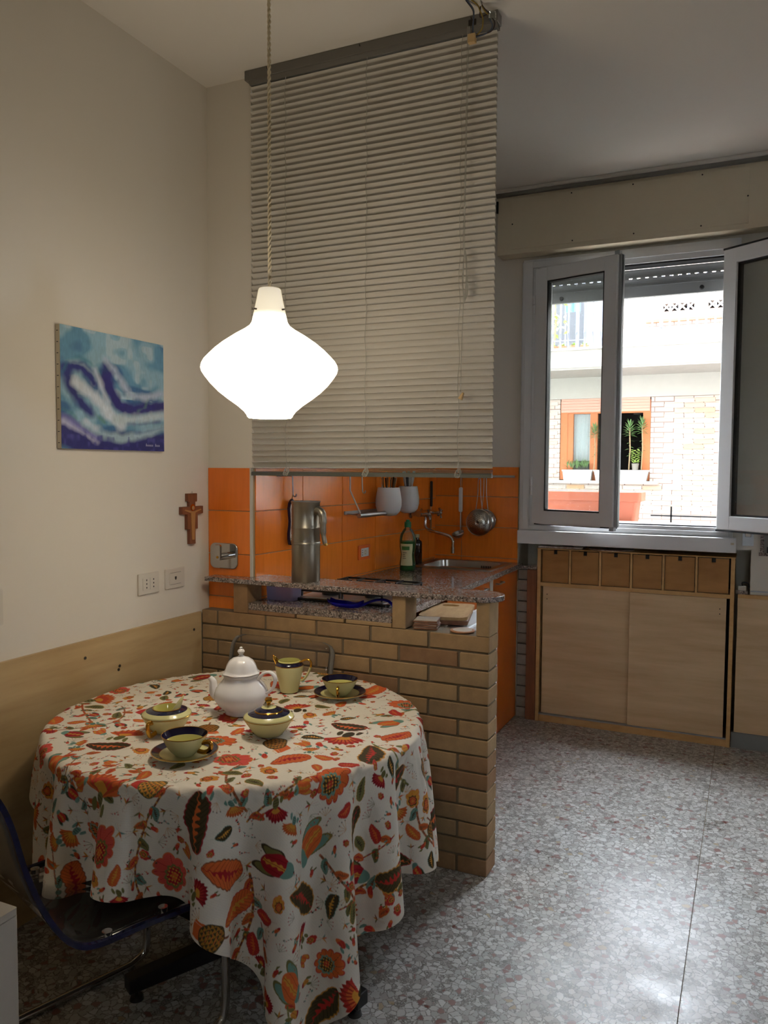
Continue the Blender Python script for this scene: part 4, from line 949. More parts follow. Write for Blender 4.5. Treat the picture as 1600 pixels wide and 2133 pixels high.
def drape(N=72, steps=230, iters=14, R=.638, ZT=.768):
    # square cloth laid off-centre on the disc, relaxed with position based dynamics
    rng = np.random.default_rng(5); cx, cy = TX, TY
    a0 = math.radians(-86); eu = (math.cos(a0), math.sin(a0)); ev = (-math.sin(a0), math.cos(a0))
    tu = np.linspace(-.66, .925, N); tv = np.linspace(-.645, 1.045, N); hu = tu[1]-tu[0]; hv = tv[1]-tv[0]
    U, V = np.meshgrid(tu, tv, indexing='ij')
    X = np.stack([cx+U*eu[0]+V*ev[0], cy+U*eu[1]+V*ev[1], np.full((N, N), ZT)], -1)
    rr = np.hypot(X[..., 0]-cx, X[..., 1]-cy); fix = rr < R-.012
    X[..., 2] += np.where(fix, 0, rng.normal(0, .004, (N, N))) - np.where(rr > R, (rr-R)*.25, 0)
    w = np.where(fix, 0., 1.); prev = X.copy(); dt = 1/60.
    cons = []
    for di, dj, k in ((1, 0, 1.), (0, 1, 1.), (1, 1, .5), (1, -1, .5), (2, 0, .12), (0, 2, .12), (4, 0, .04), (0, 4, .04)):
        L = math.hypot(di*hu, dj*hv)
        for par in range(2):
            if di:
                blk = np.arange(0, N-di); blk = blk[(blk//di) % 2 == par]; J = np.arange(max(0, -dj), N-max(0, dj))
                ia, ja = np.meshgrid(blk, J, indexing='ij')
            else:
                blk = np.arange(0, N-dj); blk = blk[(blk//dj) % 2 == par]
                ia, ja = np.meshgrid(np.arange(N), blk, indexing='ij')
            A = (ia*N+ja).ravel(); Bq = ((ia+di)*N+ja+dj).ravel(); ws = w.ravel()[A]+w.ravel()[Bq]; ok = ws > 0
            cons.append((A[ok], Bq[ok], L, k, (w.ravel()[A]/np.maximum(ws, 1))[ok], (w.ravel()[Bq]/np.maximum(ws, 1))[ok]))
    for s in range(steps):
        vel = (X-prev)*(.98 if s < steps*.6 else .90); prev = X.copy()
        X = X + vel*w[..., None]; X[..., 2] -= 4.9*dt*dt*w
        Q = X.reshape(-1, 3)
        for it in range(iters):
            for A, Bq, L, k, wa, wb in cons:
                if k < .2 and it % 4: continue
                d = Q[Bq]-Q[A]; l = np.sqrt((d*d).sum(1))+1e-9; f = ((l-L)/l*k)[:, None]*d
                Q[A] += f*wa[:, None]; Q[Bq] -= f*wb[:, None]
            dx = Q[:, 0]-cx; dy = Q[:, 1]-cy; r = np.hypot(dx, dy)+1e-9; RR = R+.004
            near = (Q[:, 2] < ZT) & (Q[:, 2] > ZT-.035) & (r < RR); tp = near & (ZT-Q[:, 2] < RR-r); sd = near & ~tp
            Q[:, 2] = np.where(tp, ZT, Q[:, 2]); sc = np.where(sd, RR/r, 1.); Q[:, 0] = cx+dx*sc; Q[:, 1] = cy+dy*sc
            Q[:, 2] = np.maximum(Q[:, 2], .004); Q[:, 0] = np.maximum(Q[:, 0], -2.31); Q[:, 1] = np.minimum(Q[:, 1], 2.965)
        X = Q.reshape(N, N, 3)
    return X
def cloth_points(n):
    P = drape()
    def up(A):                                            # Catmull-Rom along axis 0
        x = np.linspace(0, len(A)-1, n); i = np.minimum(x.astype(int), len(A)-2); t = (x-i)[:, None, None]
        g = lambda k: A[np.clip(i+k, 0, len(A)-1)]
        p0, p1, p2, p3 = g(-1), g(0), g(1), g(2)
        return .5*(2*p1+(p2-p0)*t+(2*p0-5*p1+4*p2-p3)*t*t+(3*p1-p0-3*p2+p3)*t**3)
    P = up(P); P = up(P.transpose(1, 0, 2)).transpose(1, 0, 2)
    return P
def cloth_print(n, su, sv):
    rng = np.random.default_rng(21); C = lambda r, g, b: np.array(srgb(r, g, b)[:3])
    cream = C(226, 218, 204); img = np.ones((n, n, 3))*cream
    OR, RD, CR, DK, TE, OC, BR, OL, PK = C(206, 98, 48), C(184, 52, 44), C(158, 30, 40), C(66, 56, 34), C(104, 142, 130), C(202, 140, 56), C(134, 74, 44), C(112, 108, 62), C(214, 84, 72)
    du, dv = su/(n-1), sv/(n-1)
    def stamp(cx, cy, R, rot, fn):
        i0, i1 = max(0, int((cx-R)/du)), min(n, int((cx+R)/du)+2); j0, j1 = max(0, int((cy-R)/dv)), min(n, int((cy+R)/dv)+2)
        if i0 >= i1 or j0 >= j1: return
        x, y = np.meshgrid(np.arange(i0, i1)*du-cx, np.arange(j0, j1)*dv-cy, indexing='ij')
        c, s = math.cos(rot), math.sin(rot); X = (c*x+s*y)/R; Y = (-s*x+c*y)/R
        sub = img[i0:i1, j0:j1]
        px = du/R
        for d, col in fn(X, Y):                            # d: signed, positive inside
            a = np.clip(d/px+.5, 0, 1)[..., None]; sub = sub*(1-a)+col*a
        img[i0:i1, j0:j1] = sub
    def warp(X, Y):
        a, b, c, d = rng.uniform(0, 6.28, 4)
        return X+.07*np.sin(3.1*Y+a)+.02*np.sin(9*Y+b), Y+.11*np.sin(2.3*X+c)+.02*np.sin(8*X+d)
    def leaf(c_out, c_in, c_vein):
        def f(X, Y):
            X, Y = warp(X, Y)
            w = .50*np.clip(1-X*X, 0, 1)**.55*(1-.25*X)*(1+.09*np.abs(np.sin(X*13))); d = w-np.abs(Y)
            v = (.17*np.clip(.75-np.abs(X+.05), 0, 1))*(1+.7*np.sign(np.sin(X*26))*np.abs(np.sin(X*26))**.6)+.015-np.abs(Y-.04*np.sin(X*26))
            hatch = np.minimum(d-.09, .018-np.abs(np.sin((X+np.abs(Y)*.8)*17))*.06)
            return [(d, c_out), (d-.055, c_in), (hatch, c_in*.55), (np.minimum(v, d-.05), c_vein)]
        return f
    def artichoke(c1, c2, c3):
        def f(X, Y):
            X, Y = warp(X, Y); e = .60-np.hypot(X*.95, Y*(1.05+.35*X)); q = Y*9+np.floor(X*7)*.5*2; sc = (np.abs((q % 2)-1)*.16+((X*7) % 1)*.12-.13)
            cr = np.minimum(.36-np.abs(Y)+.09*np.sin(Y*30), np.minimum(X-.36, .98-np.hypot(X, Y)))
            st = np.minimum(np.minimum(-X-.45, X+1.), .05-np.abs(Y))
            return [(st, BR), (cr, c3), (e, c1), (np.minimum(e-.05, sc), c2), (np.minimum(np.minimum(e-.05, .30-np.abs(Y)-X*.2), .03-np.abs(np.sin(X*16))*.2), c3)]
        return f
    def flower(c1, c2, c3, k, c4):
        def f(X, Y):
            X, Y = warp(X, Y); r = np.hypot(X, Y*1.25)+.10*X; th = np.arctan2(Y, X); o = .66+.16*np.abs(np.cos(k*th/2))**.6-r
            vein = np.minimum(o-.07, .02-np.abs(np.sin(k*th/2+.4))*r*.5); i2 = .40+.09*np.abs(np.cos(k*th/2+.8))-np.hypot(X-.12, Y*1.2)
            return [(o, c1), (o-.055, c2), (vein, c4), (i2, c3), (i2-.10, c4), (.16-np.hypot(X-.14, Y*1.2), c1), (np.minimum(i2-.10, (np.sin(X*34)*np.sin(Y*34)-.3)*.08), OC)]
        return f
    def carnation(c1, c2, c3):
        def f(X, Y):
            X, Y = warp(X, Y); r = np.hypot(X+.45, Y); th = np.arctan2(Y, X+.45); z = np.abs(((th*4.2) % 1)-.5)
            o = np.minimum(1.08+.30*(.25-z)-r, 1.05-np.abs(th)); i = np.minimum(.82+.22*(.25-z)-r, .9-np.abs(th)); st = np.minimum(o-.03, (.045-z*.22)*1.2)
            cal = .27-np.hypot((X+.58)*.8, Y*1.1); le = .20-np.hypot((X+.55)*.75+.4*np.abs(Y), (np.abs(Y)-.42)*1.5)
            return [(le, c3), (o, c1), (i, c2), (st, c1*.6), (np.minimum(.52-r, .7-np.abs(th)), OC), (cal, c3), (np.minimum(cal-.04, np.sin(X*40)*.05), c3*.5)]
        return f
    def tulip(c1, c2, c3):
        def f(X, Y):
            X, Y = warp(X, Y); a = .55-np.hypot(X*.85, Y*1.35); p1_ = .42-np.hypot((X-.15)*.75-.3*Y, (Y-.36)*2.0); p2_ = .42-np.hypot((X-.15)*.75+.3*Y, (Y+.36)*2.0)
            return [(p1_, c2), (p2_, c2), (p1_-.09, c3), (p2_-.09, c3), (a, c1), (np.minimum(a-.07, .08-np.abs(Y)+.03*np.sin(X*24)), OC), (np.minimum(a-.05, .02-np.abs(np.sin(Y*14))*.12), c1*.55), (np.minimum(-X-.40, .30-np.hypot(X+.5, Y)), TE)]
        return f
    def bud(c1, c2, c3):
        def f(X, Y):
            X, Y = warp(X, Y); a = .46-np.hypot(X*.8, Y*1.6); l = .34-np.hypot((X+.45)*1.0+.5*Y, (Y-.30)*2.4); l2 = .34-np.hypot((X+.45)*1.0-.5*Y, (Y+.30)*2.4)
            return [(l, c3), (l2, c3), (a, c1), (np.minimum(a-.06, .02-np.abs(np.sin(Y*12+X*3))*.1), c2), (np.minimum(X-.25, a+.02), c2)]
        return f
    def sprig(c1, c2, c3):
        ks = rng.uniform(-.15, .15, 3)
        def f(X, Y):
            out = []
            for k, (b, c) in enumerate(((.75, c1), (.1, c2), (-.55, c3))):
                b += ks[k]; x = X*math.cos(b)+Y*math.sin(b); y = -X*math.sin(b)+Y*math.cos(b); y = y-.35*x*x*(1-k)
                out.append((.13*np.clip(1-((x-.4)/.5)**2, 0, 1)-np.abs(y), c))
            return out
        return f
    def dots(cols):
        m_ = 8; t = np.linspace(-.85, .85, m_); pos = np.stack([t, .35*np.sin(t*2.5)+rng.uniform(-.2, .2, m_)], 1); rs = rng.uniform(.06, .17, m_)
        def f(X, Y): return [(rr-np.hypot(X-p[0], Y-p[1])-.04*np.cos(5*np.arctan2(Y-p[1], X-p[0])), cols[k % len(cols)]) for k, (p, rr) in enumerate(zip(pos, rs))]
        return f
    def stamens(c1, c2):
        def f(X, Y):
            out = []
            for b in (-.8, -.4, 0, .4, .8):
                x = (X+.7)*math.cos(b)+Y*math.sin(b); y = -(X+.7)*math.sin(b)+Y*math.cos(b)-.12*b*x
                out += [(np.minimum(.022-np.abs(y), np.minimum(x-.1, 1.3-x)), c1), (.09-np.hypot(x-1.32, y), c2)]
            return out
        return f
    placed = []
    stems = []
    for s in range(26):
        x, y = rng.uniform(0, su), rng.uniform(0, sv); a = rng.uniform(0, 6.3); bend = rng.uniform(-9, 9); pts = []
        for k in range(int(rng.integers(70, 150))):
            x += .003*math.cos(a); y += .003*math.sin(a); a += bend*.003; bend += rng.uniform(-1.6, 1.6)-bend*.012
            if not (0 < x < su and 0 < y < sv): break
            pts.append((x, y, a))
        stems.append(pts); col = [BR, RD*.75, OL, BR*.8][s % 4]; wd = [.0075, .006, .0045][s % 3]
        for k, (px_, py_, a_) in enumerate(pts):
            cc = col if (k//2) % 3 else (OC*.9 if s % 2 else col*1.7+.02)
            stamp(px_, py_, wd, 0, lambda X, Y, cc=cc: [(.5-np.hypot(X, Y), cc)])
            if k % 17 == 8:
                sd = 1 if (k//17) % 2 else -1
                stamp(px_+.014*math.cos(a_+sd*1.0), py_+.014*math.sin(a_+sd*1.0), .022, a_+sd*.8, [leaf(OL, TE, DK), leaf(OC, OR, BR), leaf(TE*.8, OL, DK), leaf(RD, OR, CR)][(k//17+s) % 4])
    def place(count, Rr, mk, gap, lo=.9, hi=1.12):
        tries = 0; c = 0
        while c < count and tries < 12000:
            tries += 1; x, y = rng.uniform(0, su), rng.uniform(0, sv)
            if all((x-a)**2+(y-b)**2 > (Rr+r_)**2*gap for a, b, r_ in placed):
                placed.append((x, y, Rr)); stamp(x, y, Rr*rng.uniform(lo, hi), rng.uniform(0, 6.28), mk(c)); c += 1
    big = lambda k: [leaf(CR, DK, OR), carnation(RD, OR, DK), artichoke(DK, OC*.55, OR), leaf(RD, OR*1.05, OC), tulip(OR, OL, TE), flower(OR, PK*.9, OL, 9, CR), leaf(OC, DK*1.3, RD), carnation(OR, RD, OL), artichoke(OL*.6, OC, RD), tulip(CR, DK, OL), flower(RD, OR, TE, 11, DK), leaf(BR, OR, CR)][k % 12]
    mid = lambda k: [bud(RD, OR, TE), carnation(CR, RD, OL), tulip(OR, RD, OC), leaf(OC, OL, DK), flower(OR, OC, DK, 7, RD), leaf(CR, RD, OR), bud(OC, CR, OL), carnation(OR, OC, TE), leaf(TE, DK, OC), tulip(RD, TE, DK), leaf(RD, OR, OC)][k % 11]
    sml = lambda k: [bud(RD, OR, OL), sprig(OC, RD, OL), dots([RD, OR, DK]), stamens(OC, DK), sprig(TE, OR, OC), bud(OR, CR, TE), dots([DK, TE, RD]), sprig(OL, OC, BR), stamens(OL, RD), flower(PK, RD, OC, 6, DK)][k % 10]
    place(72, .068, big, .66, .85, 1.15); place(190, .034, mid, .60, .8, 1.2); place(800, .0185, sml, .50, .75, 1.2)
    n_ = rng.random((n, n)); img *= (1-.05*n_[..., None]); img *= (1-.04*(np.sin(np.arange(n)*1.9)[:, None, None]*.5+.5))
    return np.clip(img, 0, 1)
NC = 860
cl = colour_grid('tablecloth', cloth_points(NC)-np.array([TX, TY, .768]), cloth_print(NC, 1.59, 1.71), 'cloth_print', None, (TX, TY, .768))
tag(cl, 'cream tablecloth printed with red and orange flowers, draped over the round table', 'tablecloth')

# ------------------------------------------------------------------ clear chairs
def make_chair(lab, loc, rz, edge='acrylic_edge'):
    t = thing('acrylic_chair', lab, 'chair', loc, rz, 'clear acrylic chairs')
    # local y = facing direction, x = to the right, front tube at y=0
    pr = smoothpath([(a, b, 0) for a, b in ((-.628, .885), (-.60, .80), (-.575, .70), (-.54, .60), (-.497, .515), (-.45, .462), (-.39, .442), (-.27, .440), (-.12, .432), (.0, .415), (.015, .40))], 5)
    pr = [(q[0], q[1]) for q in pr]
    hw = .26; n = len(pr); L = [0]
    for a, b in zip(pr[:-1], pr[1:]): L.append(L[-1]+math.hypot(b[0]-a[0], b[1]-a[1]))
    tot = L[-1]
    def width(s):
        e = min(s, tot-s); r = .055
        return hw - (r - math.sqrt(max(0, r*r-(r-e)**2)) if e < r else 0)
    G = [[(width(L[i])*u, pr[i][0], pr[i][1]+.0*u*u) for u in np.linspace(-1, 1, 9)] for i in range(n)]
    sh_ = B().sheet(G).build('shell', 'acrylic', t, smooth=True, ang=80); so_ = sh_.modifiers.new('thick', 'SOLIDIFY'); so_.thickness = .009; so_.offset = 0
    # polished edge band
    loop = [Vector((width(L[i]), pr[i][0], pr[i][1])) for i in range(n)] + [Vector((-width(L[i]), pr[i][0], pr[i][1])) for i in range(n-1, -1, -1)]
    m = len(loop); V = []; Fs = []
    cenline = lambda i: Vector((0, loop[i].y, loop[i].z))
    for i in range(m):
        tn = (loop[(i+1) % m]-loop[i-1]).normalized(); inw = (cenline(i)-loop[i]); inw = inw.normalized() if inw.length > .01 else Vector((0, 1, 0))
        ii = i if i < n else m-1-i; a = pr[max(ii-1, 0)]; b = pr[min(ii+1, n-1)]; nr = Vector((0, -(b[1]-a[1]), b[0]-a[0])).normalized()
        o_ = loop[i]-inw*.001
        V += [o_+nr*.0065, o_-nr*.0065, o_+inw*.013-nr*.0065, o_+inw*.013+nr*.0065]
    for i in range(m):
        j = (i+1) % m; Fs += [(i*4+k, i*4+(k+1) % 4, j*4+(k+1) % 4, j*4+k) for k in range(4)]
    B().add(V, Fs).build('edge_band', edge, t)
    for sx in (-1, 1):
        x = .225*sx
        pth = smoothpath([(x, -.40, .425), (x, -.27, .424), (x, -.10, .416)], 3) + smoothpath([(x, -.06, .413), (x, -.015, .40), (x, 0, .365)], 4) + smoothpath([(x, .0, .33), (x, 0, .10)], 2) + smoothpath([(x, 0, .085), (x, -.012, .035), (x, -.06, .013)], 4) + [Vector((x, -.10, .0125)), Vector((x, -.46, .0125)), Vector((x*.96, -.49, .0125))]
        B().tube(pth, .0125, 12).build('leg_tube', 'chrome', t, smooth=True)
        for y in (-.36, -.20): B().cyl((x, y, .424), (x, y, .449), .013, .013, n=16).build('mounting_stud', 'chrome', t, smooth=True)
    B().tube([(-.225, -.49, .0125), (0, -.50, .0125), (.225, -.49, .0125)], .0125, 10).build('rear_bar', 'chrome', t, smooth=True)
    return t
az = math.atan2(-.33, .944)
make_chair('clear acrylic cantilever chair with dark blue edges in front of the cloth', (-1.563, 1.907, 0), az)
make_chair('clear acrylic chair whose back shows between the table and the brick partition', (-1.845, 2.33, 0), PI+.02, 'acrylic_edge_clear')

# ------------------------------------------------------------------ tea things on the table
TZ0 = .7695
def teapot():
    t = thing('teapot', 'white porcelain teapot with fluted domed lid on the table', 'teapot', (-1.62, 2.300, TZ0), math.radians(12))
    body = [(.054, 0), (.058, .004), (.057, .012), (.064, .022), (.083, .042), (.096, .066), (.098, .084), (.092, .104), (.079, .124), (.068, .138), (.063, .150), (.063, .160), (.066, .166), (.063, .169), (.001, .169)]
    B().lathe(body, 96, cap0=True, facet=.035).build('body', 'white_glaze', t, smooth=True, ang=60)
    lid = [(.0655, .169), (.067, .173), (.062, .176), (.058, .186), (.053, .204), (.043, .222), (.028, .234), (.012, .240), (.007, .242)]
    l = B().lathe(lid, 96, facet=.05).build('lid', 'white_glaze', t, smooth=True, ang=60)
    B().lathe([(.007, .240), (.011, .243), (.006, .248), (.010, .254), (.013, .262), (.010, .269), (.005, .273), (.006, .278), (.001, .282)], 20).build('finial', 'white_glaze', l, smooth=True)
    sp_ = smoothpath([(-.074, 0, .055), (-.100, 0, .076), (-.106, 0, .102), (-.108, 0, .126), (-.120, 0, .143)], 6)
    B().tube(sp_, [.026-.016*i/(len(sp_)-1) for i in range(len(sp_))], 14, squash=.85).build('spout', 'white_glaze', t, smooth=True, ang=70)
    hd = smoothpath([(.062, 0, .146), (.084, 0, .174), (.110, 0, .180), (.127, 0, .158), (.122, 0, .122), (.104, 0, .098), (.092, 0, .092)], 6)
    B().tube(hd, .0105, 12, squash=.6).build('handle', 'white_glaze', t, smooth=True, ang=70)
    t.scale = (1.0, 1.0, .84)
teapot()
def ring_(b, r, z, h): return b.lathe([(r, z), (r+.0006, z+h/2), (r, z+h)], 48)
def creamer():
    t = thing('cream_jug', 'tall cream coloured milk jug with navy rim and gold handle', 'jug', (-1.607, 2.600, TZ0), math.radians(8))
    B().lathe([(.031, 0), (.035, .003), (.040, .03), (.049, .07), (.055, .098), (.054, .106)], 40, cap0=True).build('body', 'cream_glaze', t, smooth=True)
    B().lathe([(.054, .106), (.050, .113), (.042, .118), (.0405, .118), (.041, .116)], 40).build('navy_shoulder', 'navy_glaze', t, smooth=True)
    B().lathe([(.0545, .1045), (.0552, .106), (.0545, .1075)], 40).build('gold_line', 'gold', t, smooth=True)
    B().lathe([(.041, .117), (.044, .121), (.040, .124), (.039, .10), (.036, .04), (.001, .03)], 40).build('inside', 'cream_inside', t, smooth=True)
    G = []
    for i in range(7):
        u = i/6; ww_ = .030*(1-u)**.7+.003
        G.append([(-.034-.036*u, ww_*q, .100+.026*u+.012*u*u - .030*(1-q*q)*(1-.75*u)+.0) for q in np.linspace(-1, 1, 9)])
    o = B().sheet(G).build('pouring_lip', 'gold', t, smooth=True); o.modifiers.new('thick', 'SOLIDIFY').thickness = .003
    hd = smoothpath([(.042, 0, .116), (.066, 0, .130), (.086, 0, .128), (.090, 0, .108), (.078, 0, .078), (.062, 0, .055), (.048, 0, .048)], 6)
    B().tube(hd[:20], .0055, 10, squash=.8).build('handle', 'gold', t, smooth=True); B().tube(hd[19:], .0055, 10, squash=.8).build('handle_lower', 'cream_glaze', t, smooth=True)
creamer()
def low_body(t, r=.080):
    B().lathe([(.038, 0), (.045, .003), (.060, .022), (.074, .044), (r, .056), (r-.001, .062)], 48, cap0=True).build('body', 'cream_glaze', t, smooth=True)
    B().lathe([(r-.001, .062), (r-.008, .068), (r-.014, .0715)], 48).build('shoulder', 'cream_glaze', t, smooth=True)
    B().lathe([(r-.0005, .0555), (r+.0006, .057), (r-.0005, .0585)], 48).build('gold_line', 'gold', t, smooth=True)
    B().lathe([(r-.014, .0715), (r-.024, .0755), (r-.036, .078)], 48).build('navy_band', 'navy_glaze', t, smooth=True)
def sugar():
    t = thing('sugar_bowl', 'cream lidded sugar bowl with navy bands and gold knob', 'bowl', (-1.407, 2.150, TZ0))
    low_body(t, .082)
    l = B().lathe([(.047, .0775), (.046, .081), (.042, .083)], 40).build('lid', 'gold', t, smooth=True)
    B().lathe([(.044, .082), (.036, .0865), (.024, .090)], 40).build('navy_ring', 'navy_glaze', l, smooth=True)
    B().lathe([(.024, .090), (.012, .093), (.007, .097)], 30).build('lid_centre', 'cream_glaze', l, smooth=True)
    B().lathe([(.007, .095), (.006, .103), (.012, .110), (.0135, .116), (.010, .121), (.001, .1225)], 24).build('knob', 'gold', l, smooth=True)
sugar()
def low_jug():
    t = thing('low_milk_jug', 'low cream jug with navy collar, gold handle and raised lip', 'jug', (-1.725, 2.030, TZ0), math.radians(28))
    low_body(t, .080)
    B().lathe([(.044, .078), (.043, .080), (.040, .072), (.036, .045), (.001, .035)], 40).build('inside', 'cream_inside', t, smooth=True)
    G = []
    for i in range(9):
        a = -.95+1.9*i/8; up_ = math.cos(a*1.5) if abs(a) < 1.05 else 0
        up_ = max(0, up_)
        G.append([(.044*math.cos(a)*(1+.30*up_*q), .044*math.sin(a)*(1-.15*up_*q), .077+.042*up_*q**1.2) for q in np.linspace(0, 1, 6)])
    o = B().sheet(G).build('pouring_lip', 'cream_glaze', t, smooth=True); o.modifiers.new('thick', 'SOLIDIFY').thickness = .003
    B().tube([(.0445*math.cos(a), .0445*math.sin(a), .0785) for a in np.linspace(0, 2*PI, 49)[:-1]], .0016, 6, closed=True).build('gold_rim', 'gold', t, smooth=True)
    t2 = -2.0
    hd = smoothpath([(.070, 0, .050), (.092, 0, .052), (.098, 0, .046), (.095, 0, .026), (.084, 0, .010), (.058, 0, .012)], 6)
    o = B().tube(hd, .0055, 10, squash=1.5).build('handle', 'gold', t, smooth=True, rot=(0, 0, t2))
low_jug()
def cup(loc, rz, lab, slab):
    s = thing('saucer', slab, 'saucer', loc, 0, 'saucers')
    B().lathe([(.050, 0), (.052, .003), (.075, .010), (.098, .019), (.099, .021), (.097, .0215), (.074, .0135), (.052, .0075), (.001, .006)], 48, cap0=True).build('dish', 'cream_glaze', s, smooth=True)
    B().lathe([(.0965, .0222), (.086, .0186), (.0745, .0148)], 48).build('navy_band', 'navy_glaze', s, smooth=True)
    B().lathe([(.0985, .0205), (.0992, .0222), (.0968, .0226)], 48).build('gold_rim', 'gold', s, smooth=True)
    B().lathe([(.0745, .0150), (.0735, .0150)], 48).build('gold_line', 'gold', s)
    c = thing('teacup', lab, 'cup', (loc[0], loc[1], loc[2]+.0075), rz, 'teacups')
    B().lathe([(.028, 0), (.031, .003), (.044, .016), (.056, .034), (.064, .052), (.068, .062)], 48, cap0=True).build('body', 'cream_glaze', c, smooth=True)
    B().lathe([(.0668, .0618), (.0615, .049), (.0575, .042)], 48).build('navy_band', 'navy_glaze', c, smooth=True)
    B().lathe([(.0575, .042), (.047, .026), (.034, .012), (.001, .008)], 48).build('inside', 'cream_inside', c, smooth=True)
    B().tube([(.0676*math.cos(a), .0676*math.sin(a), .0625) for a in np.linspace(0, 2*PI, 49)[:-1]], .0013, 6, closed=True).build('gold_rim', 'gold', c, smooth=True)
    hd = smoothpath([(.058, 0, .042), (.078, 0, .046), (.088, 0, .040), (.084, 0, .024), (.066, 0, .014), (.044, 0, .016)], 6)
    B().tube(hd, .005, 10, squash=1.4).build('handle', 'gold', c, smooth=True)
cup((-1.400, 2.628, TZ0), math.radians(-68), 'cream teacup with navy inner band beside the tall milk jug', 'navy edged saucer under the cup near the partition')
cup((-1.522, 1.870, TZ0), math.radians(8), 'cream teacup with navy inner band beside the low jug', 'navy edged saucer under the cup at the near table edge')

# ------------------------------------------------------------------ white cabinet corner in the foreground
wb = thing('white_cabinet', 'white cabinet corner with oblong slot in its top at the picture edge', 'cabinet', (-1.60, .86, 0))
o_ = rrect(-.235, .235, -.277, .277, .004, 3); h_ = rrect(-.06, .205, .15, .235, .03, 3); n = len(o_)
B().add([(x, y, z) for z in (.705, .72) for x, y in o_] + [(x, y, z) for z in (.705, .72) for x, y in h_],
        [(i, (i+1) % n, n+(i+1) % n, n+i) for i in range(n)] + [(2*n+i, 2*n+(i+1) % n, 3*n+(i+1) % n, 3*n+i) for i in range(n)] +
        [(i, (i+1) % n, 2*n+(i+1) % n, 2*n+i) for i in range(n)] + [(n+i, n+(i+1) % n, 3*n+(i+1) % n, 3*n+i) for i in range(n)]).build('top', 'cabinet_white', wb)
B().prism(o_, 0, .703).build('body', 'cabinet_white', wb)
B().box(-.08, .215, .14, .245, .7035, .7045).build('slot_floor', 'box_cream', wb)

# ------------------------------------------------------------------ outside: planter, railing, building opposite
struct(B().box(-20, 20, 5.45, 40, -1.6, -1.5).build('ground', 'courtyard'))
g2 = struct(B().box(XR+.3, 25, -20, 5.4, -1.6, -1.5).build('ground_street', 'courtyard'))
pt_ = thing('terracotta_planter', 'big brown terracotta planter box outside below the window', 'planter', (-1.02, 5.62, 1.10))
B().add([(x*a, y*a, z) for z, a in ((0, .90), (.33, 1.0)) for x, y in rrect(-.325, .325, -.12, .12, .03)], [(i, (i+1) % 28, 28+(i+1) % 28, 28+i) for i in range(28)]).build('trough', 'terracotta_plastic', pt_)
B().prism(rrect(-.352, .352, -.135, .135, .03), .32, .385).build('rim', 'terracotta_plastic', pt_, bevel=.006)
B().prism(rrect(-.32, .32, -.105, .105, .03), .384, .388).build('soil_fill', 'soil', pt_)
for k in range(8): B().box(.3485, .351, -.05+.004*(k % 2), -.04, .03+k*.028, .046+k*.028).build('embossed_letter', 'clay_pot', pt_, loc=(-.02, 0, 0))
rl = thing('balcony_rail', 'thin dark iron rail outside the window beside the planter', 'railing', (-.62, 5.62, 1.10))
B().box(0, .42, -.006, .006, .222, .232).build('bar', 'black_iron', rl); B().box(.125, .137, -.006, .006, 0, .29).build('post', 'black_iron', rl)
b = B(); b.box(-1.5, .6, 5.42, 5.80, .9, 1.10); struct(b.build('outer_ledge', 'concrete_pale'))

FY = 11.5
bd = thing('brick_building', 'pale brick apartment house with balcony across the courtyard', 'building', (0, FY, -1.5))
zz = 1.5
b = B(); b.box(-14, -2.545, 0, .3, 0, zz+2.63); b.box(-1.295, 7, 0, .3, 0, zz+2.63); b.box(-2.545, -1.295, 0, .3, 0, zz+1.44); b.build('brick_wall', 'facade_masonry', bd)
B().box(-9, 7, -.03, .3, zz+2.63, zz+3.02).build('plaster_band', 'render_beige', bd)
sl_ = B().box(-9, 7, -.95, .3, zz+2.93, zz+3.03).build('balcony_slab', 'concrete_pale', bd)
B().box(-9, 7, -.95, -.85, zz+3.03, zz+3.185).build('balcony_parapet', 'concrete_pale', bd)
B().box(-9, 7, -.98, -.82, zz+3.185, zz+3.215).build('parapet_coping', 'marble_sill', bd)
B().box(-9, 7, -.97, -.90, zz+2.955, zz+2.99).build('drip_moulding', 'render_beige', bd)
# individual bricks where the wall is close enough to be read
cnt = 0; rnd = random.Random(5)
for r in range(22):
    z = 1.10+r*.0700
    off = .13*(r % 2)
    for k in range(-11, 0):
        xc = k*.262+off+.05
        if -2.60 < xc+.13 and xc-.13 < -1.25 and z > 1.40: 
            if not (xc+.13 < -2.545): continue
        if cnt >= 300 or xc > -.45 or xc < -2.85: continue
        if z < 1.46 and -2.7 < xc < -1.15 and z > 1.42: continue
        obj('brick', brickmesh(.250, .058, .02, 'facade_brick'), bd, (xc, -.004+rnd.uniform(-.003, .003), zz+z)); cnt += 1
# window opposite
wi = B().box(-2.54, -2.44, .02, .12, zz+1.48, zz+2.60).box(-1.40, -1.30, .02, .12, zz+1.48, zz+2.60).box(-2.44, -1.40, .02, .12, zz+2.42, zz+2.60).box(-2.44, -1.40, .02, .12, zz+1.46, zz+1.53).build('window', 'frame_wood', bd)
B().box(-2.12, -2.02, .03, .10, zz+1.53, zz+2.42).build('mullion', 'frame_wood', wi)
B().box(-2.44, -2.36, .03, .10, zz+1.53, zz+2.42).build('sash_stile', 'frame_wood', wi)
for k in range(5): B().box(-2.53, -1.31, .002-.006*(k % 2), .03, zz+2.44+k*.040, zz+2.477+k*.040).build('shutter_slat', 'shutter_pink', wi)
B().box(-2.36, -2.12, .06, .064, zz+1.53, zz+2.42).build('pane', 'window_glass', wi)
cv = [[(-2.37+.26*i/24, .12+.008*math.sin(i*1.3), z) for z in (zz+1.75, zz+2.42)] for i in range(25)]
B().sheet(cv).build('curtain', 'curtain_white', wi)
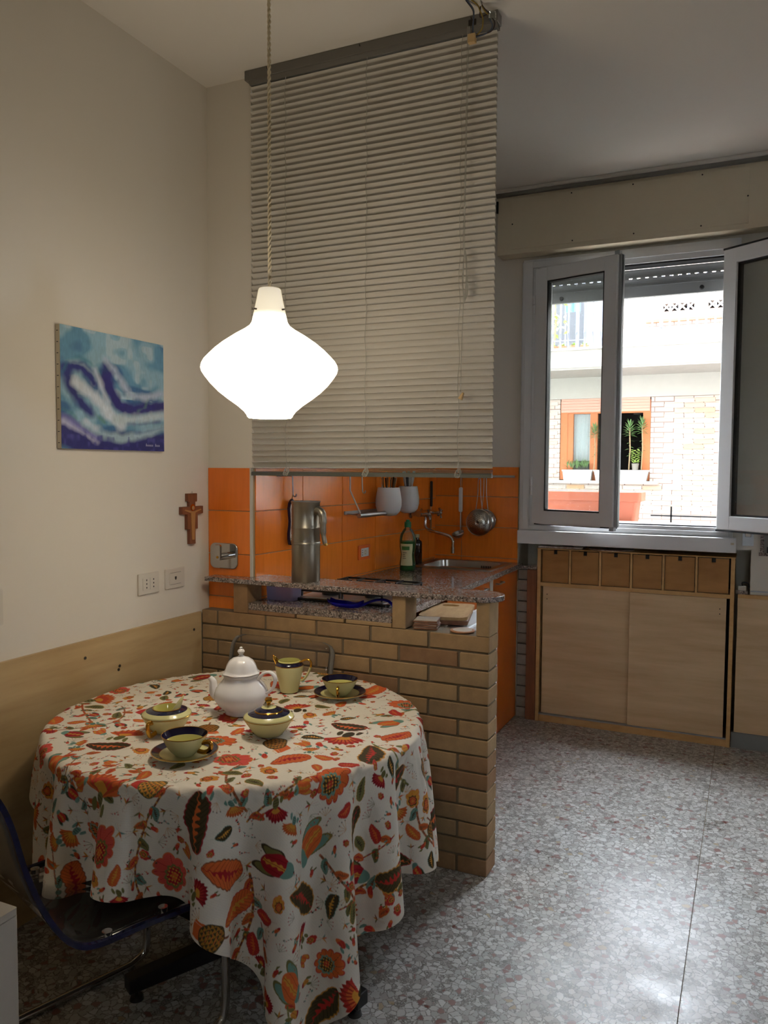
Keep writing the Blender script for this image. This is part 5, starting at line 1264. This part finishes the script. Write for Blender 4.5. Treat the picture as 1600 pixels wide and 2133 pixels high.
b = B(); b.box(-3.2, -.8, 2.2, 2.25, 0, zz+3); b.box(-3.2, -3.15, .3, 2.2, 0, zz+3); b.box(-.85, -.8, .3, 2.2, 0, zz+3); b.box(-3.2, -.8, .3, 2.2, zz+.5, zz+.55); b.box(-3.2, -.8, .3, 2.2, zz+2.75, zz+2.8); b.build('inner_room', 'dark_room', bd)
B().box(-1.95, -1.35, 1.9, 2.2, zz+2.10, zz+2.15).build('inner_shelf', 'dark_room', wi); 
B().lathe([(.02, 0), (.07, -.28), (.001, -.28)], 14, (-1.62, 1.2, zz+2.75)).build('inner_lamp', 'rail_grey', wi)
B().box(-2.72, -1.17, -.16, .1, zz+1.435, zz+1.47).build('stone_sill', 'marble_sill', bd)
for x0, x1, lab in ((-2.47, -2.06, 'long white planter on the sill across the courtyard before the curtain'), (-2.03, -1.30, 'long white planter on the sill across the courtyard holding two stalks')):
    t = thing('window_planter', lab, 'planter', ((x0+x1)/2, FY-.07, 1.472), 0, 'white window planters')
    L_ = (x1-x0)/2; B().add([(sx*L_*a, sy*.06*a, z) for z, a in ((0, .92), (.14, 1)) for sx, sy in ((-1, -1), (1, -1), (1, 1), (-1, 1))], [(3, 2, 1, 0), (0, 1, 5, 4), (1, 2, 6, 5), (2, 3, 7, 6), (3, 0, 4, 7)]).build('trough', 'white_plastic', t)
    B().box(-L_-.008, L_+.008, -.07, .07, .13, .15).build('rim', 'white_plastic', t); B().box(-L_*.95, L_*.95, -.05, .05, .148, .153).build('soil_fill', 'soil', t)
def leafmesh(l, w_): 
    return B().add([(0, 0, 0), (l*.5, w_, .004), (l, 0, 0), (l*.5, -w_, .004), (l*.5, 0, .01)], [(0, 1, 4), (1, 2, 4), (2, 3, 4), (3, 0, 4)]).mesh('leaf', 'leaf_green')
LM = leafmesh(.11, .012); LM2 = leafmesh(.06, .018); LM2.materials[0] = M['leaf_light']
def stalk(x, h, lab, head=True, seed=1, mesh_=None):
    rnd = random.Random(seed); t = thing('potted_stalk', lab, 'plant', (x, FY-.07, 1.624), 0, 'stalk plants on the sill')
    B().tube([(0, 0, 0), (.012, 0, h*.5), (0, 0, h)], .009, 6).build('stem', 'stem_pale', t)
    n = 34
    for k in range(n):
        up_ = k/n; z = h*.82+up_*h*.24; el = -.2+1.5*up_; a = k*2.4
        obj('leaf', LM, t, (.0, 0, z), (0, -el, a))
    for k in range(9):
        z = h*(.3+.05*k); obj('leaf', LM, t, (.006, 0, z), (0, .25, k*2.4)).scale = (.7, .9, .7)
stalk(-1.565, .58, 'spiky stalk plant on the opposite sill between mullion and small pot', seed=1)
stalk(-1.40, .62, 'spiky stalk plant on the opposite sill next to the small pot', seed=2)
stalk(-2.04, .55, 'spiky stalk plant on the opposite sill seen through the glass', seed=3)
t = thing('small_pot_plant', 'little light green plant in a dark pot on the opposite sill', 'plant', (-1.475, FY-.11, 1.624))
B().lathe([(.040, 0), (.05, .09), (.001, .085)], 14, cap0=True).build('pot', 'rail_grey', t, smooth=True)
for k in range(40): obj('leaf', LM2, t, (.02*math.cos(k*2.4), .02*math.sin(k*2.4), .09+.005*k), (0, -.5+.02*k, k*2.4))
t = thing('sill_shrub', 'feathery green plant in the planter before the white curtain', 'plant', (-2.27, FY-.07, 1.624))
for k in range(60): obj('leaf', LM, t, (-.14+.28*random.random(), .03*random.uniform(-1, 1), .01+.05*random.random()), (0, -random.uniform(.6, 1.4), k*2.4))
# balcony railing
rg_ = thing('balcony_railing', 'pale metal picket railing along the balcony across the courtyard', 'railing', (0, FY-.90, 3.215))
pk = B().tube([(0, 0, .0), (0, 0, .14), (0, -.02, .20), (0, 0, .26), (0, 0, .72), (0, -.02, .80), (0, -.06, .86)], .0135, 5).mesh('picket', 'railing_paint')
for k in range(-29, 2): obj('picket', pk, rg_, (-.05+k*.105, 0, 0))
for z in (.10, .70): B().box(-9, 7, -.01, .01, z, z+.014).build('rail', 'railing_paint', rg_)
for x in (-1.1, -2.14, -3.6, .2): B().box(x-.02, x+.02, -.02, .02, 0, 1.05).build('post', 'railing_paint', rg_)
# upper storey set back behind the balcony
us = thing('upper_storey', 'pale upper storey with lattice openings behind the balcony railing', 'building', (0, FY+1.1, 3.0))
b = B(); b.box(-1.95, -1.29, 0, .3, 0, 3.4); b.box(-1.29, 7, 0, .3, 0, .98); b.box(-1.29, 7, 0, .3, 1.09, 3.4); b.box(-.85, -.66, 0, .3, .98, 1.09); b.box(-.2, 7, 0, .3, .98, 1.09); b.build('brick_wall', 'facade_masonry', us)
B().box(-1.52, 7, -.06, 0, .82, .86).build('brick_ledge', 'clay_pot', us); B().box(-1.29, 0, .29, .3, .9, 1.2).build('opening_back', 'dark_room', us)
for x0, n_ in ((-1.29, 4), (-.66, 4)):
    for k in range(n_):
        a, c = x0+k*.11, x0+(k+1)*.11
        B().tube([(a, -.01, .98), (c, -.01, 1.09)], .012, 4).tube([(a, -.01, 1.09), (c, -.01, .98)], .012, 4).build('lattice_cross', 'white_plastic', us)
# awning, foliage, pots and a dark panel put for shrubs at the far balcony end
tag(B().box(-2.40, -1.96, 1.05, 1.10, 0, 2.6).build('white_screen', 'screen_cloth', loc=(0, FY, 3.03)), 'pale blue-white screen panel at the balcony end across the courtyard', 'screen')
tag(B().box(-4.2, -2.41, 1.3, 1.4, 0, 2.6).build('dark_backdrop', 'far_dark', loc=(0, FY, 3.03)), 'flat dark panel standing in for shrubs and mesh behind the climbing plant on the balcony across the courtyard', 'wall')
t = thing('hanging_cloth', 'bright blue cloth hung on a pole on the balcony across the courtyard', 'cloth', (-2.50, FY+.6, 3.03))
B().sheet([[(-.12+.22*i/8, .02*math.sin(i*2), z) for z in (.95, 1.05, 1.26)] for i in range(9)]).build('cloth', 'blue_cloth', t)
B().tube([(-.13, .03, 0), (-.13, .03, 1.27)], .012, 6).tube([(-.13, .03, 1.26), (.11, .03, 1.26)], .008, 6).build('pole', 'railing_paint', t)
t = thing('climbing_plant', 'light green leafy climber at the far end of the balcony', 'plant', (-2.60, FY-.35, 3.03))
B().tube([(0, 0, 0), (.05, 0, .6), (0, 0, 1.3)], .015, 6).build('stem', 'stem_pale', t)
for k in range(150): obj('leaf', LM2, t, (random.gauss(0, .08), random.gauss(0, .06), random.uniform(.45, 1.6)), (random.uniform(-1, 1), random.uniform(-1, 1), k*2.4)).scale = (1.5,)*3
for k, x in enumerate((-2.50, -2.38, -2.22, -2.08)):
    t = thing('clay_flowerpot', ['clay flowerpot under the climbing plant on the balcony', 'second clay flowerpot from the climbing plant', 'third clay flowerpot from the climbing plant', 'clay flowerpot nearest the pale screen'][k], 'flowerpot', (x, FY-.70, 3.03), 0, 'flowerpots on the balcony')
    B().lathe([(.04, 0), (.052, .20), (.058, .20), (.058, .25), (.05, .25), (.046, .22), (.001, .22)], 18, cap0=True).build('pot', 'clay_pot', t, smooth=True)
    for j in range(10): obj('leaf', LM2, t, (0, 0, .22), (0, -random.uniform(.4, 1.4), j*2.4)).scale = (1.3,)*3
